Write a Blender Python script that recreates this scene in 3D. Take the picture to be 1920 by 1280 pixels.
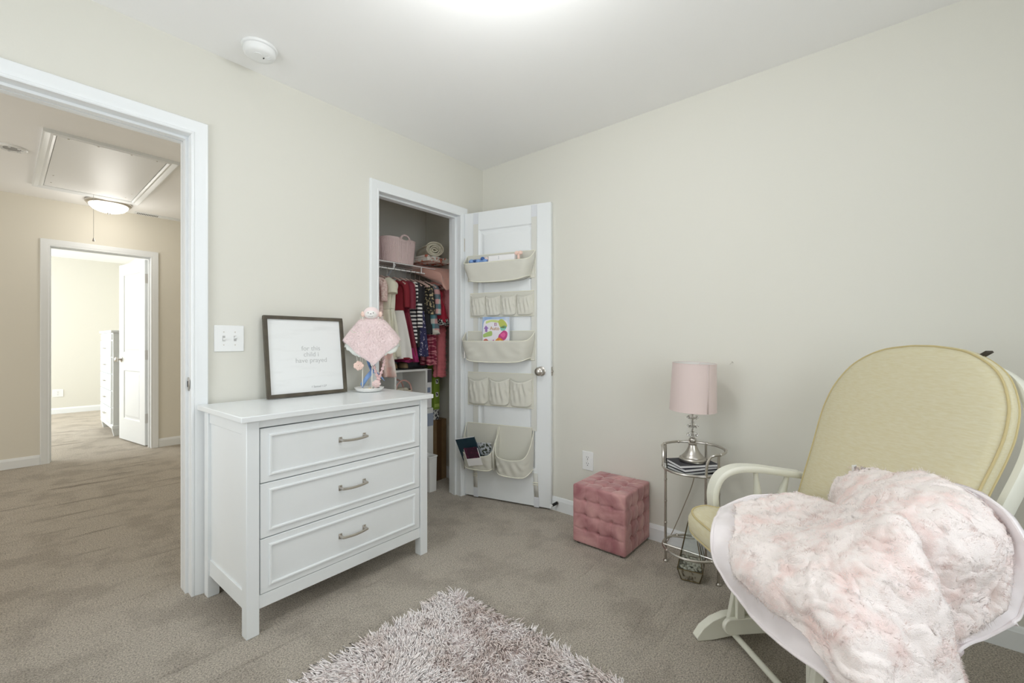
import bpy, bmesh, math, random
import numpy as np
from mathutils import Vector, Matrix, noise as mnoise
PI = math.pi
for o in list(bpy.data.objects): bpy.data.objects.remove(o, do_unlink=True)
S = bpy.context.scene
COL = S.collection

# ------------------------------------------------------------------ camera, light, exposure
YAW = 40.118
cam_d = bpy.data.cameras.new('camera'); cam = bpy.data.objects.new('camera', cam_d); COL.objects.link(cam)
cam_d.sensor_width = 36; cam_d.lens = 807 * 36 / 1920; cam_d.clip_start = .02; cam_d.clip_end = 60
cam.location = (-2.39, -2.31, 1.125); cam.rotation_euler = (PI/2, 0, math.radians(YAW - 90))
S.camera = cam
S.view_settings.view_transform = 'Standard'; S.view_settings.look = 'None'
S.view_settings.gamma = 1; S.view_settings.use_curve_mapping = False
S.view_settings.exposure = 0.05
S.cycles.max_bounces = 16; S.cycles.diffuse_bounces = 10
w = bpy.data.worlds.new('world'); S.world = w; w.use_nodes = True
w.node_tree.nodes['Background'].inputs[0].default_value = (.75, .85, 1, 1)
w.node_tree.nodes['Background'].inputs[1].default_value = 1.0

def area(name, loc, rot, sx, sy, power, color=(1, 1, 1), spread=PI):
    l = bpy.data.lights.new(name, 'AREA'); l.shape = 'RECTANGLE'; l.size = sx; l.size_y = sy
    l.energy = power; l.color = color; l.spread = spread
    o = bpy.data.objects.new(name, l); COL.objects.link(o); o.location = loc; o.rotation_euler = rot
    return o
def point(name, loc, power, r, color=(1, 1, 1)):
    l = bpy.data.lights.new(name, 'POINT'); l.energy = power; l.shadow_soft_size = r; l.color = color
    o = bpy.data.objects.new(name, l); COL.objects.link(o); o.location = loc
    return o
# soft fill lights, set at two added windows out of view
area('fill_back_window', (-3.09, -.85, 1.35), (PI/2, 0, -PI/2), 1.0, 1.3, 11.5, (.95, .985, 1.0))
area('fill_front_window', (-1.7, -3.37, 1.4), (PI/2, 0, 0), 1.4, 1.4, 15.5, (.93, .98, 1.0))
# bedroom ceiling lamp, hall lamp, daylight of the far room
point('bedroom_lamp_light', (-1.45, -1.45, 2.2), 13.5, .14, (.965, .99, 1.0))
point('hall_lamp_light', (-1.74, 3.10, 2.12), 3.6, .14, (1.0, .97, .91))
area('daylight_far_room', (-4.35, 6.1, 1.4), (PI/2, 0, -PI/2), 2.0, 1.7, 100, (.93, .97, 1.0))
area('hall_end_fill', (-4.55, 1.7, 1.2), (PI/2, 0, -PI/2), 1.6, 1.8, 27, (1.0, .965, .92))  # added fill that brightens hall walls and ceiling; no opening stands here

# ------------------------------------------------------------------ materials
def mat(name, col, rough=.6, metal=0.0, spec=.5, bump=None, var=None, sheen=0, trans=0, emit=None, ior=1.45, coat=0, sub=0):
    m = bpy.data.materials.new(name); m.use_nodes = True
    nt = m.node_tree; N = nt.nodes; L = nt.links; b = N['Principled BSDF']
    b.inputs['Base Color'].default_value = (*col, 1); b.inputs['Roughness'].default_value = rough
    b.inputs['Metallic'].default_value = metal; b.inputs['Specular IOR Level'].default_value = spec
    b.inputs['IOR'].default_value = ior
    if sheen: b.inputs['Sheen Weight'].default_value = sheen; b.inputs['Sheen Roughness'].default_value = .4
    if trans: b.inputs['Transmission Weight'].default_value = trans
    if coat: b.inputs['Coat Weight'].default_value = coat
    if sub: b.inputs['Subsurface Weight'].default_value = sub; b.inputs['Subsurface Scale'].default_value = .01
    if emit: b.inputs['Emission Color'].default_value = (*emit[0], 1); b.inputs['Emission Strength'].default_value = emit[1]
    tc = N.new('ShaderNodeTexCoord')
    if var:      # (colour2, scale, detail, lo, hi [, stretch])
        n = N.new('ShaderNodeTexNoise'); n.inputs['Scale'].default_value = var[1]; n.inputs['Detail'].default_value = var[2]
        src = tc.outputs['Object']
        if len(var) > 5:
            mp = N.new('ShaderNodeMapping'); mp.inputs['Scale'].default_value = var[5]; L.new(src, mp.inputs[0]); src = mp.outputs[0]
        L.new(src, n.inputs['Vector'])
        r = N.new('ShaderNodeValToRGB'); r.color_ramp.elements[0].position = var[3]; r.color_ramp.elements[1].position = var[4]
        r.color_ramp.elements[0].color = (*col, 1); r.color_ramp.elements[1].color = (*var[0], 1)
        L.new(n.outputs['Fac'], r.inputs[0]); L.new(r.outputs[0], b.inputs['Base Color'])
    if bump:     # (scale, strength, distance [, stretch])
        n = N.new('ShaderNodeTexNoise'); n.inputs['Scale'].default_value = bump[0]; n.inputs['Detail'].default_value = 3
        src = tc.outputs['Object']
        if len(bump) > 3:
            mp = N.new('ShaderNodeMapping'); mp.inputs['Scale'].default_value = bump[3]; L.new(src, mp.inputs[0]); src = mp.outputs[0]
        L.new(src, n.inputs['Vector'])
        bp = N.new('ShaderNodeBump'); bp.inputs['Strength'].default_value = bump[1]; bp.inputs['Distance'].default_value = bump[2]
        L.new(n.outputs['Fac'], bp.inputs['Height']); L.new(bp.outputs[0], b.inputs['Normal'])
    return m
WALL = mat('cream_wall_paint', (.70, .69, .632), .75, bump=(220, .08, .002))
HALLWALL = mat('hall_wall_paint', (.73, .70, .62), .75, bump=(220, .08, .002))
CLOSWALL = WALL
CEIL = mat('ceiling_paint', (.88, .88, .875), .85, bump=(160, .1, .002))
TRIM = mat('white_trim_paint', (.80, .825, .84), .32)
DOORM = mat('white_door_paint', (.80, .825, .84), .35, bump=(60, .05, .001, (1, 1, .06)))
WHITE = mat('white_furniture_lacquer', (.80, .83, .845), .3, var=((.75, .78, .79), 3, 3, .55, .8))
NICKEL = mat('brushed_nickel', (.55, .52, .48), .3, 1.0, bump=(90, .1, .0005, (1, 1, 8)))
STEEL = mat('pewter_steel', (.56, .53, .49), .28, 1.0)
PLASTIC = mat('white_plastic', (.82, .83, .83), .35)
BLACK = mat('black_plastic', (.015, .015, .015), .4)
DARK = mat('dark_slot', (.03, .03, .03), .8)

def carpet():
    m = bpy.data.materials.new('cut_pile_carpet'); m.use_nodes = True
    nt = m.node_tree; N = nt.nodes; L = nt.links; b = N['Principled BSDF']
    b.inputs['Roughness'].default_value = .95; b.inputs['Specular IOR Level'].default_value = .1
    b.inputs['Sheen Weight'].default_value = .15
    tc = N.new('ShaderNodeTexCoord')
    def noise(s, d, st=None, rough=.5):
        n = N.new('ShaderNodeTexNoise'); n.inputs['Scale'].default_value = s; n.inputs['Detail'].default_value = d; n.inputs['Roughness'].default_value = rough
        if st:
            mp = N.new('ShaderNodeMapping'); mp.inputs['Scale'].default_value = st; L.new(tc.outputs['Object'], mp.inputs[0]); L.new(mp.outputs[0], n.inputs['Vector'])
        else: L.new(tc.outputs['Object'], n.inputs['Vector'])
        return n
    def ramp(n, p0, c0, p1, c1):
        r = N.new('ShaderNodeValToRGB'); r.color_ramp.elements[0].position = p0; r.color_ramp.elements[1].position = p1
        r.color_ramp.elements[0].color = (*c0, 1); r.color_ramp.elements[1].color = (*c1, 1); L.new(n.outputs['Fac'], r.inputs[0]); return r
    def mix(a, bb, fac, mode='MULTIPLY'):
        x = N.new('ShaderNodeMix'); x.data_type = 'RGBA'; x.blend_type = mode
        x.inputs[0].default_value = fac if not hasattr(fac, 'links') else 0
        if hasattr(fac, 'links'): L.new(fac, x.inputs[0])
        L.new(a, x.inputs[6]); L.new(bb, x.inputs[7]); return x.outputs[2]
    fine = noise(230, 4, rough=.75)
    base = ramp(fine, .36, (.37, .32, .265), .62, (.92, .84, .725))
    tuft = ramp(noise(150, 2), .38, (.60, .58, .56), .50, (1, 1, 1))
    patch = ramp(noise(4.2, 5, rough=.62), .40, (.80, .79, .78), .52, (1, 1, 1))
    streak = ramp(noise(1.0, 6, (.9, 12, 1), .72), .33, (.50, .46, .43), .415, (1, 1, 1))
    c = mix(base.outputs[0], tuft.outputs[0], .8)
    c = mix(c, patch.outputs[0], .9)
    # vacuum rows show in the hall, where Y is greater
    sep = N.new('ShaderNodeSeparateXYZ'); L.new(tc.outputs['Object'], sep.inputs[0])
    mr = N.new('ShaderNodeMapRange'); mr.inputs[1].default_value = -1.2; mr.inputs[2].default_value = .6; mr.inputs[3].default_value = 0; mr.inputs[4].default_value = .8
    L.new(sep.outputs['Y'], mr.inputs[0])
    mx = N.new('ShaderNodeMapRange'); mx.inputs[1].default_value = -1.75; mx.inputs[2].default_value = -1.0; mx.inputs[3].default_value = 1; mx.inputs[4].default_value = 0
    L.new(sep.outputs['X'], mx.inputs[0])
    mu = N.new('ShaderNodeMath'); mu.operation = 'MULTIPLY'; L.new(mr.outputs[0], mu.inputs[0]); L.new(mx.outputs[0], mu.inputs[1])
    c = mix(c, streak.outputs[0], mu.outputs[0])
    L.new(c, b.inputs['Base Color'])
    b1 = N.new('ShaderNodeBump'); b1.inputs['Strength'].default_value = 1.0; b1.inputs['Distance'].default_value = .009
    L.new(fine.outputs['Fac'], b1.inputs['Height'])
    b2 = N.new('ShaderNodeBump'); b2.inputs['Strength'].default_value = .5; b2.inputs['Distance'].default_value = .02
    L.new(streak.outputs[0], b2.inputs['Height']); L.new(b1.outputs[0], b2.inputs['Normal'])
    L.new(b2.outputs[0], b.inputs['Normal'])
    return m
CARPET = carpet()
def fibre(name, col, var=None, trans=.0):
    m = bpy.data.materials.new(name); m.use_nodes = True
    nt = m.node_tree; N = nt.nodes; L = nt.links; N.remove(N['Principled BSDF'])
    d = N.new('ShaderNodeBsdfDiffuse'); t = N.new('ShaderNodeBsdfTranslucent'); x = N.new('ShaderNodeMixShader'); x.inputs[0].default_value = trans
    g = N.new('ShaderNodeNewGeometry'); r = N.new('ShaderNodeValToRGB')
    r.color_ramp.elements[0].color = (*[c*.82 for c in col], 1); r.color_ramp.elements[1].color = (*col, 1); r.color_ramp.elements[1].position = .6
    L.new(g.outputs['Random Per Island'], r.inputs[0]); c = r.outputs[0]
    if var:
        tc = N.new('ShaderNodeTexCoord'); n = N.new('ShaderNodeTexNoise'); n.inputs['Scale'].default_value = var[1]; n.inputs['Detail'].default_value = var[2]
        L.new(tc.outputs['Object'], n.inputs[0]); r2 = N.new('ShaderNodeValToRGB'); r2.color_ramp.elements[0].position = var[3]; r2.color_ramp.elements[1].position = var[4]
        r2.color_ramp.elements[0].color = (*var[0], 1); r2.color_ramp.elements[1].color = (1, 1, 1, 1); L.new(n.outputs['Fac'], r2.inputs[0])
        m_ = N.new('ShaderNodeMix'); m_.data_type = 'RGBA'; m_.blend_type = 'MULTIPLY'; m_.inputs[0].default_value = 1; L.new(c, m_.inputs[6]); L.new(r2.outputs[0], m_.inputs[7]); c = m_.outputs[2]
    L.new(c, d.inputs[0]); L.new(c, t.inputs[0]); L.new(d.outputs[0], x.inputs[1]); L.new(t.outputs[0], x.inputs[2]); L.new(x.outputs[0], N['Material Output'].inputs[0])
    return m

# ------------------------------------------------------------------ mesh helpers
class M:
    def __init__(s): s.v = []; s.f = []
    def add(s, vs, fs):
        n = len(s.v); s.v += [tuple(p) for p in vs]; s.f += [tuple(i + n for i in f) for f in fs]; return s
    def box(s, x0, x1, y0, y1, z0, z1):
        return s.add([(x, y, z) for z in (z0, z1) for y in (y0, y1) for x in (x0, x1)],
                     [(0, 2, 3, 1), (4, 5, 7, 6), (0, 1, 5, 4), (2, 6, 7, 3), (0, 4, 6, 2), (1, 3, 7, 5)])
    def grid(s, P, closeu=False, closev=False):
        nu = len(P); nv = len(P[0]); vs = [p for r in P for p in r]; fs = []
        for i in range(nu if closeu else nu - 1):
            for j in range(nv if closev else nv - 1):
                a = i; b = (i + 1) % nu; c = j; d = (j + 1) % nv
                fs.append((a*nv+c, b*nv+c, b*nv+d, a*nv+d))
        return s.add(vs, fs)
    def lathe(s, prof, n=32, cx=0, cy=0, sx=1, sy=1, cap=True):
        P = [[(cx + r*math.cos(2*PI*j/n)*sx, cy + r*math.sin(2*PI*j/n)*sy, z) for j in range(n)] for r, z in prof]
        s.grid(P, closev=True)
        if cap:
            k = len(s.v) - len(prof)*n
            if prof[0][0] > 1e-5: s.f.append(tuple(k + j for j in range(n))[::-1])
            if prof[-1][0] > 1e-5: s.f.append(tuple(k + (len(prof)-1)*n + j for j in range(n)))
        return s
    def tube(s, pts, r, n=10, closed=False, cap=True, flat=None):
        pts = [Vector(p) for p in pts]; m = len(pts)
        rs = r if isinstance(r, (list, tuple)) else [r]*m
        rings = []; prev = None
        for i in range(m):
            if closed: t = pts[(i+1) % m] - pts[i-1]
            else: t = pts[min(i+1, m-1)] - pts[max(i-1, 0)]
            if t.length < 1e-9: t = Vector((0, 0, 1))
            t.normalize()
            if prev is None:
                a = Vector((0, 0, 1)) if abs(t.z) < .9 else Vector((1, 0, 0))
                u = t.cross(a).normalized()
            else:
                u = prev - t*prev.dot(t)
                u = u.normalized() if u.length > 1e-6 else t.orthogonal().normalized()
            v = t.cross(u); prev = u
            fu, fv = flat if flat else (1, 1)
            rings.append([tuple(pts[i] + u*math.cos(2*PI*j/n)*rs[i]*fu + v*math.sin(2*PI*j/n)*rs[i]*fv) for j in range(n)])
        k = len(s.v); s.grid(rings, closeu=closed, closev=True)
        if cap and not closed:
            s.f.append(tuple(k + j for j in range(n))[::-1]); s.f.append(tuple(k + (m-1)*n + j for j in range(n)))
        return s
    def prism(s, poly, h0, h1, axis='z'):
        n = len(poly)
        def P(a, b, h): return {'z': (a, b, h), 'y': (a, h, b), 'x': (h, a, b)}[axis]
        return s.add([P(a, b, h0) for a, b in poly] + [P(a, b, h1) for a, b in poly],
                     [tuple(range(n))[::-1], tuple(range(n, 2*n))] + [(i, (i+1) % n, n+(i+1) % n, n+i) for i in range(n)])
    def ball(s, c, r, n=16, m=10, sx=1, sy=1, sz=1):
        P = [[(c[0] + r*sx*math.sin(PI*i/m)*math.cos(2*PI*j/n), c[1] + r*sy*math.sin(PI*i/m)*math.sin(2*PI*j/n), c[2] - r*sz*math.cos(PI*i/m)) for j in range(n)] for i in range(m+1)]
        return s.grid(P, closev=True)
    def xf(s, mtx):
        s.v = [tuple(mtx @ Vector(p)) for p in s.v]; return s
    def build(s, name, m, parent=None, smooth=True, bevel=0, seg=2, solid=0, sub=0, ang=35, merge=False, weld=True):
        me = bpy.data.meshes.new(name); me.from_pydata(s.v, [], s.f); me.update()
        if weld:
            bm = bmesh.new(); bm.from_mesh(me); bmesh.ops.remove_doubles(bm, verts=bm.verts, dist=1e-5)
            bmesh.ops.recalc_face_normals(bm, faces=bm.faces); bm.to_mesh(me); bm.free()
        o = bpy.data.objects.new(name, me); COL.objects.link(o)
        if isinstance(m, (list, tuple)):
            for q in m: me.materials.append(q)
        else: me.materials.append(m)
        if parent: o.parent = parent
        if solid:
            md = o.modifiers.new('solid', 'SOLIDIFY'); md.thickness = solid; md.offset = 0
        if bevel:
            md = o.modifiers.new('bevel', 'BEVEL'); md.width = bevel; md.segments = seg; md.limit_method = 'ANGLE'; md.angle_limit = math.radians(40)
        if sub:
            md = o.modifiers.new('sub', 'SUBSURF'); md.levels = sub; md.render_levels = sub
        if smooth:
            for p in me.polygons: p.use_smooth = True
            me.set_sharp_from_angle(angle=math.radians(ang))
        return o
def big_mesh(name, verts, faces, nper, m, parent=None, smooth=True, normals=None):
    """numpy verts (N,3), faces (F,nper)"""
    me = bpy.data.meshes.new(name)
    me.vertices.add(len(verts)); me.vertices.foreach_set('co', np.asarray(verts, np.float32).ravel())
    F = len(faces); me.loops.add(F*nper); me.polygons.add(F)
    me.loops.foreach_set('vertex_index', np.asarray(faces, np.int32).ravel())
    me.polygons.foreach_set('loop_start', np.arange(0, F*nper, nper, dtype=np.int32))
    me.polygons.foreach_set('loop_total', np.full(F, nper, np.int32))
    if smooth: me.polygons.foreach_set('use_smooth', np.ones(F, bool))
    me.update(); me.validate()
    if normals is not None: me.normals_split_custom_set_from_vertices(np.asarray(normals, np.float32))
    o = bpy.data.objects.new(name, me); COL.objects.link(o); me.materials.append(m)
    if parent: o.parent = parent
    return o
def tag(o, label=None, cat=None, group=None, kind=None):
    if label: o['label'] = label
    if cat: o['category'] = cat
    if group: o['group'] = group
    if kind: o['kind'] = kind
    return o
def thing(name, label, cat, loc=(0, 0, 0), rz=0, group=None):
    o = bpy.data.objects.new(name, None); COL.objects.link(o); o.empty_display_size = .05
    o.location = loc; o.rotation_euler = (0, 0, rz)
    return tag(o, label, cat, group)
def struct(name, mb, m, label, **k):
    o = mb.build(name, m, **k); o['kind'] = 'structure'; o['label'] = label; o['category'] = name.split('_')[0]; return o
def copy_tree(o, parent=None):
    c = o.copy(); COL.objects.link(c); c.parent = parent
    for ch in [x for x in list(COL.objects) if x.parent == o]: copy_tree(ch, c)
    return c
def text_mesh(name, body, size, m, parent, mtx, align='CENTER', ext=.0004, line=1.0, shear=0):
    cu = bpy.data.curves.new(name, 'FONT'); cu.body = body; cu.size = size; cu.align_x = align; cu.extrude = ext; cu.space_line = line; cu.shear = shear
    tmp = bpy.data.objects.new('tmp', cu); COL.objects.link(tmp)
    dg = bpy.context.evaluated_depsgraph_get(); me = bpy.data.meshes.new_from_object(tmp.evaluated_get(dg))
    bpy.data.objects.remove(tmp, do_unlink=True)
    me.transform(mtx); me.materials.clear(); me.materials.append(m); me.name = name
    o = bpy.data.objects.new(name, me); COL.objects.link(o); o.parent = parent
    return o
def crom(P, t):   # catmull-rom through list of Vectors, t in [0, n-1]
    n = len(P); i = min(int(t), n-2); f = t - i
    a, b, c, d = P[max(i-1, 0)], P[i], P[i+1], P[min(i+2, n-1)]
    return .5*((2*b) + (c-a)*f + (2*a-5*b+4*c-d)*f*f + (3*b-a-3*c+d)*f**3)
def smoothline(pts, k=6):
    P = [Vector(p) for p in pts]; return [crom(P, i/k) for i in range((len(P)-1)*k + 1)]

# ------------------------------------------------------------------ the setting
H = 2.44; DH = 2.04; T = .115
D0, D1 = -2.61, -1.85        # bedroom door opening
C0, C1 = -.912, -.237        # closet door opening
HY = 3.53; E0, E1 = -2.10, -1.372; EH = 2.01
G_ = .0155
wl = M(); wl.box(-3.1, D0-G_, 0, T, 0, H).box(D0-G_, D1+G_, 0, T, DH+G_, H).box(D1+G_, C0-G_, 0, T, 0, H).box(C0-G_, C1+G_, 0, T, DH+G_, H).box(C1+G_, .0, 0, T, 0, H)
struct('wall_left', wl, WALL, 'cream wall on the left with the bedroom doorway and closet opening', smooth=False)
struct('wall_right', M().box(0, .12, -3.5, .80, 0, H), WALL, 'long cream wall on the right behind the chair and side table', smooth=False)
wf = M(); wf.box(-3.22, -2.4, -3.5, -3.38, 0, H).box(-1.0, .0, -3.5, -3.38, 0, H).box(-2.4, -1.0, -3.5, -3.38, 0, .7).box(-2.4, -1.0, -3.5, -3.38, 2.1, H)
struct('wall_front', wf, WALL, 'cream wall behind the photographer with an added window', smooth=False)
wb = M(); wb.box(-3.22, -3.1, -3.38, -1.35, 0, H).box(-3.22, -3.1, -.35, T, 0, H).box(-3.22, -3.1, -1.35, -.35, 0, .7).box(-3.22, -3.1, -1.35, -.35, 2.0, H)
struct('wall_back', wb, WALL, 'cream wall beside the photographer with an added window', smooth=False)
struct('wall_closet', M().box(-1.32, 0, .69, .80, 0, H).box(-1.32, -1.21, T, .69, 0, H), CLOSWALL, 'cream back wall inside the closet', smooth=False)
wh = M(); wh.box(-4.6, E0-G_, HY, HY+T, 0, H).box(E0-G_, E1+G_, HY, HY+T, EH+G_, H).box(E1+G_, -.6, HY, HY+T, 0, H)
struct('wall_hall', wh, HALLWALL, 'cream hall wall with the doorway to the far room', smooth=False)
struct('wall_hall_side', M().box(-.6, -.48, .8, HY+T, 0, H), HALLWALL, 'side wall of the hall', smooth=False)
struct('wall_far', M().box(-4.6, -.6, 7.42, 7.54, 0, H), WALL, 'cream wall at the back of the far room', smooth=False)
struct('wall_far_side', M().box(-1.02, -.9, HY+T, 7.42, 0, H), WALL, 'side wall of the far room', smooth=False)
struct('floor', M().box(-4.7, .12, -3.5, 7.6, -.05, 0), CARPET, 'beige cut pile carpet through bedroom, hall and far room', smooth=False)
struct('ceiling', M().box(-4.7, .12, -3.5, 7.6, H, H+.05), CEIL, 'white painted ceiling', smooth=False)
struct('wall_outer', M().box(-4.72, -4.6, T, 7.6, 0, H).box(-4.6, -3.1, .0, T, 0, H), WALL, 'outer wall of hall and far room', smooth=False)
PANE = mat('added_window_glass', (1, 1, 1), .02, trans=1, ior=1.02)
def window(name, x0, x1, y0, y1, z0, z1, axis):
    f = M(); t = .045
    if axis == 'x':   # wall in plane x
        f.box(x0, x1, y0, y0+t, z0, z1).box(x0, x1, y1-t, y1, z0, z1).box(x0, x1, y0, y1, z0, z0+t).box(x0, x1, y0, y1, z1-t, z1).box(x0, x1, y0, y1, (z0+z1)/2-.02, (z0+z1)/2+.02)
        p = M().box((x0+x1)/2-.003, (x0+x1)/2+.003, y0, y1, z0, z1)
    else:
        f.box(x0, x0+t, y0, y1, z0, z1).box(x1-t, x1, y0, y1, z0, z1).box(x0, x1, y0, y1, z0, z0+t).box(x0, x1, y0, y1, z1-t, z1).box(x0, x1, y0, y1, (z0+z1)/2-.02, (z0+z1)/2+.02)
        p = M().box(x0, x1, (y0+y1)/2-.003, (y0+y1)/2+.003, z0, z1)
    o = struct(name, f, TRIM, 'added white sash window, unseen, for fill light', bevel=.003)
    p.build('added_window_pane', PANE, o)
window('window_added_1', -3.20, -3.12, -1.35, -.35, .7, 2.0, 'x')  # unseen window, added to bring in soft side light
window('window_added_2', -2.4, -1.0, -3.49, -3.40, .7, 2.1, 'y')  # also added and out of view, carries fill from behind

def casing(name, label, x0, x1, z1, y, s, jy0, jy1, stop_y):
    """colonial casing on plane y, facing s (-1 = towards -Y), with jamb lining between jy0 and jy1"""
    prof = [(-.004, 0), (-.004, .008), (0, .011), (.006, .011), (.009, .009), (.018, .012), (.026, .014), (.036, .015), (.046, .017), (.050, .018), (.055, .018), (.058, .014), (.058, 0)]
    m = M()
    P = []
    for d, h in prof:
        d += .003
        yy = y + s*h
        P.append([(x0-d, yy, 0), (x0-d, yy, z1+d), (x1+d, yy, z1+d), (x1+d, yy, 0)])
    m.grid(P)
    o = struct(name, m, TRIM, label, ang=20)
    j = M()
    j.box(x0-.016, x0, jy0, jy1, 0, z1).box(x1, x1+.016, jy0, jy1, 0, z1).box(x0-.016, x1+.016, jy0, jy1, z1, z1+.016)
    j.box(x0, x0+.011, stop_y, stop_y+.035, 0, z1).box(x1-.011, x1, stop_y, stop_y+.035, 0, z1).box(x0+.0112, x1-.0112, stop_y, stop_y+.035, z1-.011, z1-.0002)
    j.build('door_jamb', TRIM, o, smooth=False, weld=False)
    return o
# walls are notched by the lining thickness, so the lining sits just proud of the cut edges
c1 = casing('trim_1', 'white casing of the bedroom doorway beside the dresser', D0, D1, DH, 0, -1, -.001, T+.001, .042)
c2 = casing('trim_2', 'white casing of the closet opening', C0, C1, DH, 0, -1, -.001, T+.001, .042)
c3 = casing('trim_3', 'white casing of the far doorway across the hall', E0, E1, EH, HY, -1, HY-.001, HY+T+.001, HY+.05)
casing('trim_4', 'white casing of the bedroom doorway on its hall side', D0, D1, DH, T, 1, T-.002, T+.001, T-.03)
# strike plate on the bedroom door jamb
sp = M().box(D1-.0025, D1-.0005, .022, .052, .905, .965); sp.build('strike_plate', NICKEL, c1, bevel=.002)
M().box(D1-.0035, D1-.002, .030, .043, .922, .948).build('strike_hole', DARK, c1)
M().box(D1-.0045, D1-.002, .010, .024, .915, .955).build('strike_lip', NICKEL, c1, bevel=.001)

def baseboard(name, pts, label, h=.09, t=.013):
    """pts: list of (x0,y0,x1,y1, nx, ny) runs; normal points into the room"""
    m = M()
    prof = [(0, 0), (t, 0), (t, h-.022), (t-.003, h-.016), (t-.004, h-.008), (t-.009, h), (0, h)]
    for x0, y0, x1, y1, nx, ny in pts:
        a = [(x0+nx*d, y0+ny*d, z) for d, z in prof]; b = [(x1+nx*d, y1+ny*d, z) for d, z in prof]
        m.grid([a, b], closev=True); m.add(a, [tuple(range(7))]); m.add(b, [tuple(range(7))])
    return struct(name, m, TRIM, label, ang=25)
baseboard('baseboard_left', [(D1+.062, 0, C0-.062, 0, 0, -1), (C1+.062, 0, 0, 0, 0, -1), (-3.1, 0, D0-.062, 0, 0, -1)], 'white baseboard along the wall behind the dresser')
baseboard('baseboard_right', [(0, -3.38, 0, -.012, -1, 0)], 'white baseboard along the right wall')
baseboard('baseboard_closet', [(0, T, 0, .69, -1, 0), (-1.21, .69, 0, .69, 0, -1)], 'white baseboard inside the closet')
baseboard('baseboard_hall', [(-4.6, HY, E0-.062, HY, 0, -1), (E1+.062, HY, -.6, HY, 0, -1)], 'white baseboard along the hall wall')
baseboard('baseboard_far', [(-4.6, 7.42, -1.02, 7.42, 0, -1), (-1.02, HY+T, -1.02, 7.42, -1, 0)], 'white baseboard in the far room')

def door_leaf(name, label, loc, rz, wd, z0, z1, t, panels, stile=.115):
    """leaf from local x 0..wd, y 0..t; panels list of (za, zb); visible face is y=0"""
    root = M()
    zs = [z0] + [z for p in panels for z in p] + [z1]
    root.box(0, stile, 0, t, z0, z1).box(wd-stile, wd, 0, t, z0, z1)
    for i in range(0, len(zs), 2): root.box(stile, wd-stile, 0, t, zs[i], zs[i+1])
    o = struct(name, root, DOORM, label, smooth=False)
    o.location = loc; o.rotation_euler = (0, 0, rz)
    for za, zb in panels:
        p = M()
        for yf, s in ((0, 1), (t, -1)):
            lv = [(0, 0), (.004, .002), (.010, .009), (.022, .010), (.045, .003), (.052, .0025)]
            P = [[(stile+d, yf+s*h, za+d), (wd-stile-d, yf+s*h, za+d), (wd-stile-d, yf+s*h, zb-d), (stile+d, yf+s*h, zb-d)] for d, h in lv]
            p.grid(P, closev=True); p.add(P[-1], [(0, 1, 2, 3)])
        p.build('door_panel', DOORM, o, ang=12, weld=True)
    return o
def knob(parent, x, y, z, s=-1):
    k = M()
    prof = [(0.0, .0), (.031, .0), (.032, .003), (.028, .006), (.014, .009), (.011, .014), (.011, .024), (.016, .030), (.026, .036), (.029, .044), (.027, .053), (.019, .060), (.007, .062), (0, .062)]
    k.lathe(prof, 32); k.xf(Matrix.Translation((x, y, z)) @ Matrix.Rotation(PI/2 if s < 0 else -PI/2, 4, 'X'))
    return k.build('door_knob', NICKEL, parent)
def hinges(parent, zs, x, y, sgn=-1):
    for z in zs:
        h = M().tube([(x, y, z-.045), (x, y, z+.045)], .0065, 10)
        for q in (-.045, -.015, .015, .045): h.tube([(x, y, z+q-.002), (x, y, z+q+.002)], .0072, 10)
        h.box(x, x+.003, y, y+.03, z-.044, z+.044)
        h.build('hinge', NICKEL, parent)
DA = math.atan2(-.643, .175)
d1 = door_leaf('door_1', 'white two panel closet door standing open against the right wall', (-.205, -.020, 0), DA, .664, .012, 2.055, .035, [(.26, .80), (1.02, 1.93)], .113)
knob(d1, .595, 0, .925, -1); knob(d1, .595, .035, .925, 1)
hinges(d1, [.24, 1.05, 1.83], -.006, .004)
M().box(.6635, .6655, .006, .029, .895, .955).build('latch_plate', NICKEL, d1, bevel=.001)
M().tube([(.664, .0175, .925), (.672, .0175, .925)], .008, 10).build('latch_bolt', NICKEL, d1)
da2 = math.atan2(4.453-3.70, -1.468+1.352)
d2 = door_leaf('door_2', 'white two panel door standing open in the far doorway', (-1.378, 3.685, 0), da2, .72, .012, 2.0, .035, [(.25, .80), (1.0, 1.88)], .13)
d2.location = (-1.366, 3.665, 0)
knob(d2, .655, .035, .92, 1)
for z in (.30, .98, 1.80):
    M().box(-.0035, -.0005, .002, .033, z-.05, z+.05).tube([(-.006, .0, z-.05), (-.006, .0, z+.05)], .007, 8).build('hinge', NICKEL, d2)
# ------------------------------------------------------------------ fixtures
def rot_down(m, x, y, z=H):   # local +z becomes down from ceiling
    return m.xf(Matrix.Translation((x, y, z)) @ Matrix.Rotation(PI, 4, 'X'))
sd = thing('smoke_detector', 'round white smoke detector on the bedroom ceiling, with a small dark slot', 'smoke detector', (-1.645, -.205, H))
def dn(m): return m.xf(Matrix.Rotation(PI, 4, 'X'))
dn(M().lathe([(0, 0), (.070, 0), (.072, .004), (.070, .010), (.066, .012)], 48)).build('mounting_plate', PLASTIC, sd)
dn(M().lathe([(.060, .012), (.064, .013), (.064, .026), (.060, .036), (.052, .042), (.03, .044), (0, .044)], 48)).build('cover', PLASTIC, sd)
dn(M().lathe([(.018, .044), (.0175, .046), (0, .0465)], 24, cx=-.01, cy=.015)).build('test_button', PLASTIC, sd)
M().box(.012, .016, -.012, -.004, -.0465, -.043).build('sensor_slot', DARK, sd)
M().box(-.052, -.046, .044, .050, -.020, -.010).build('release_tab', PLASTIC, sd)
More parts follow.
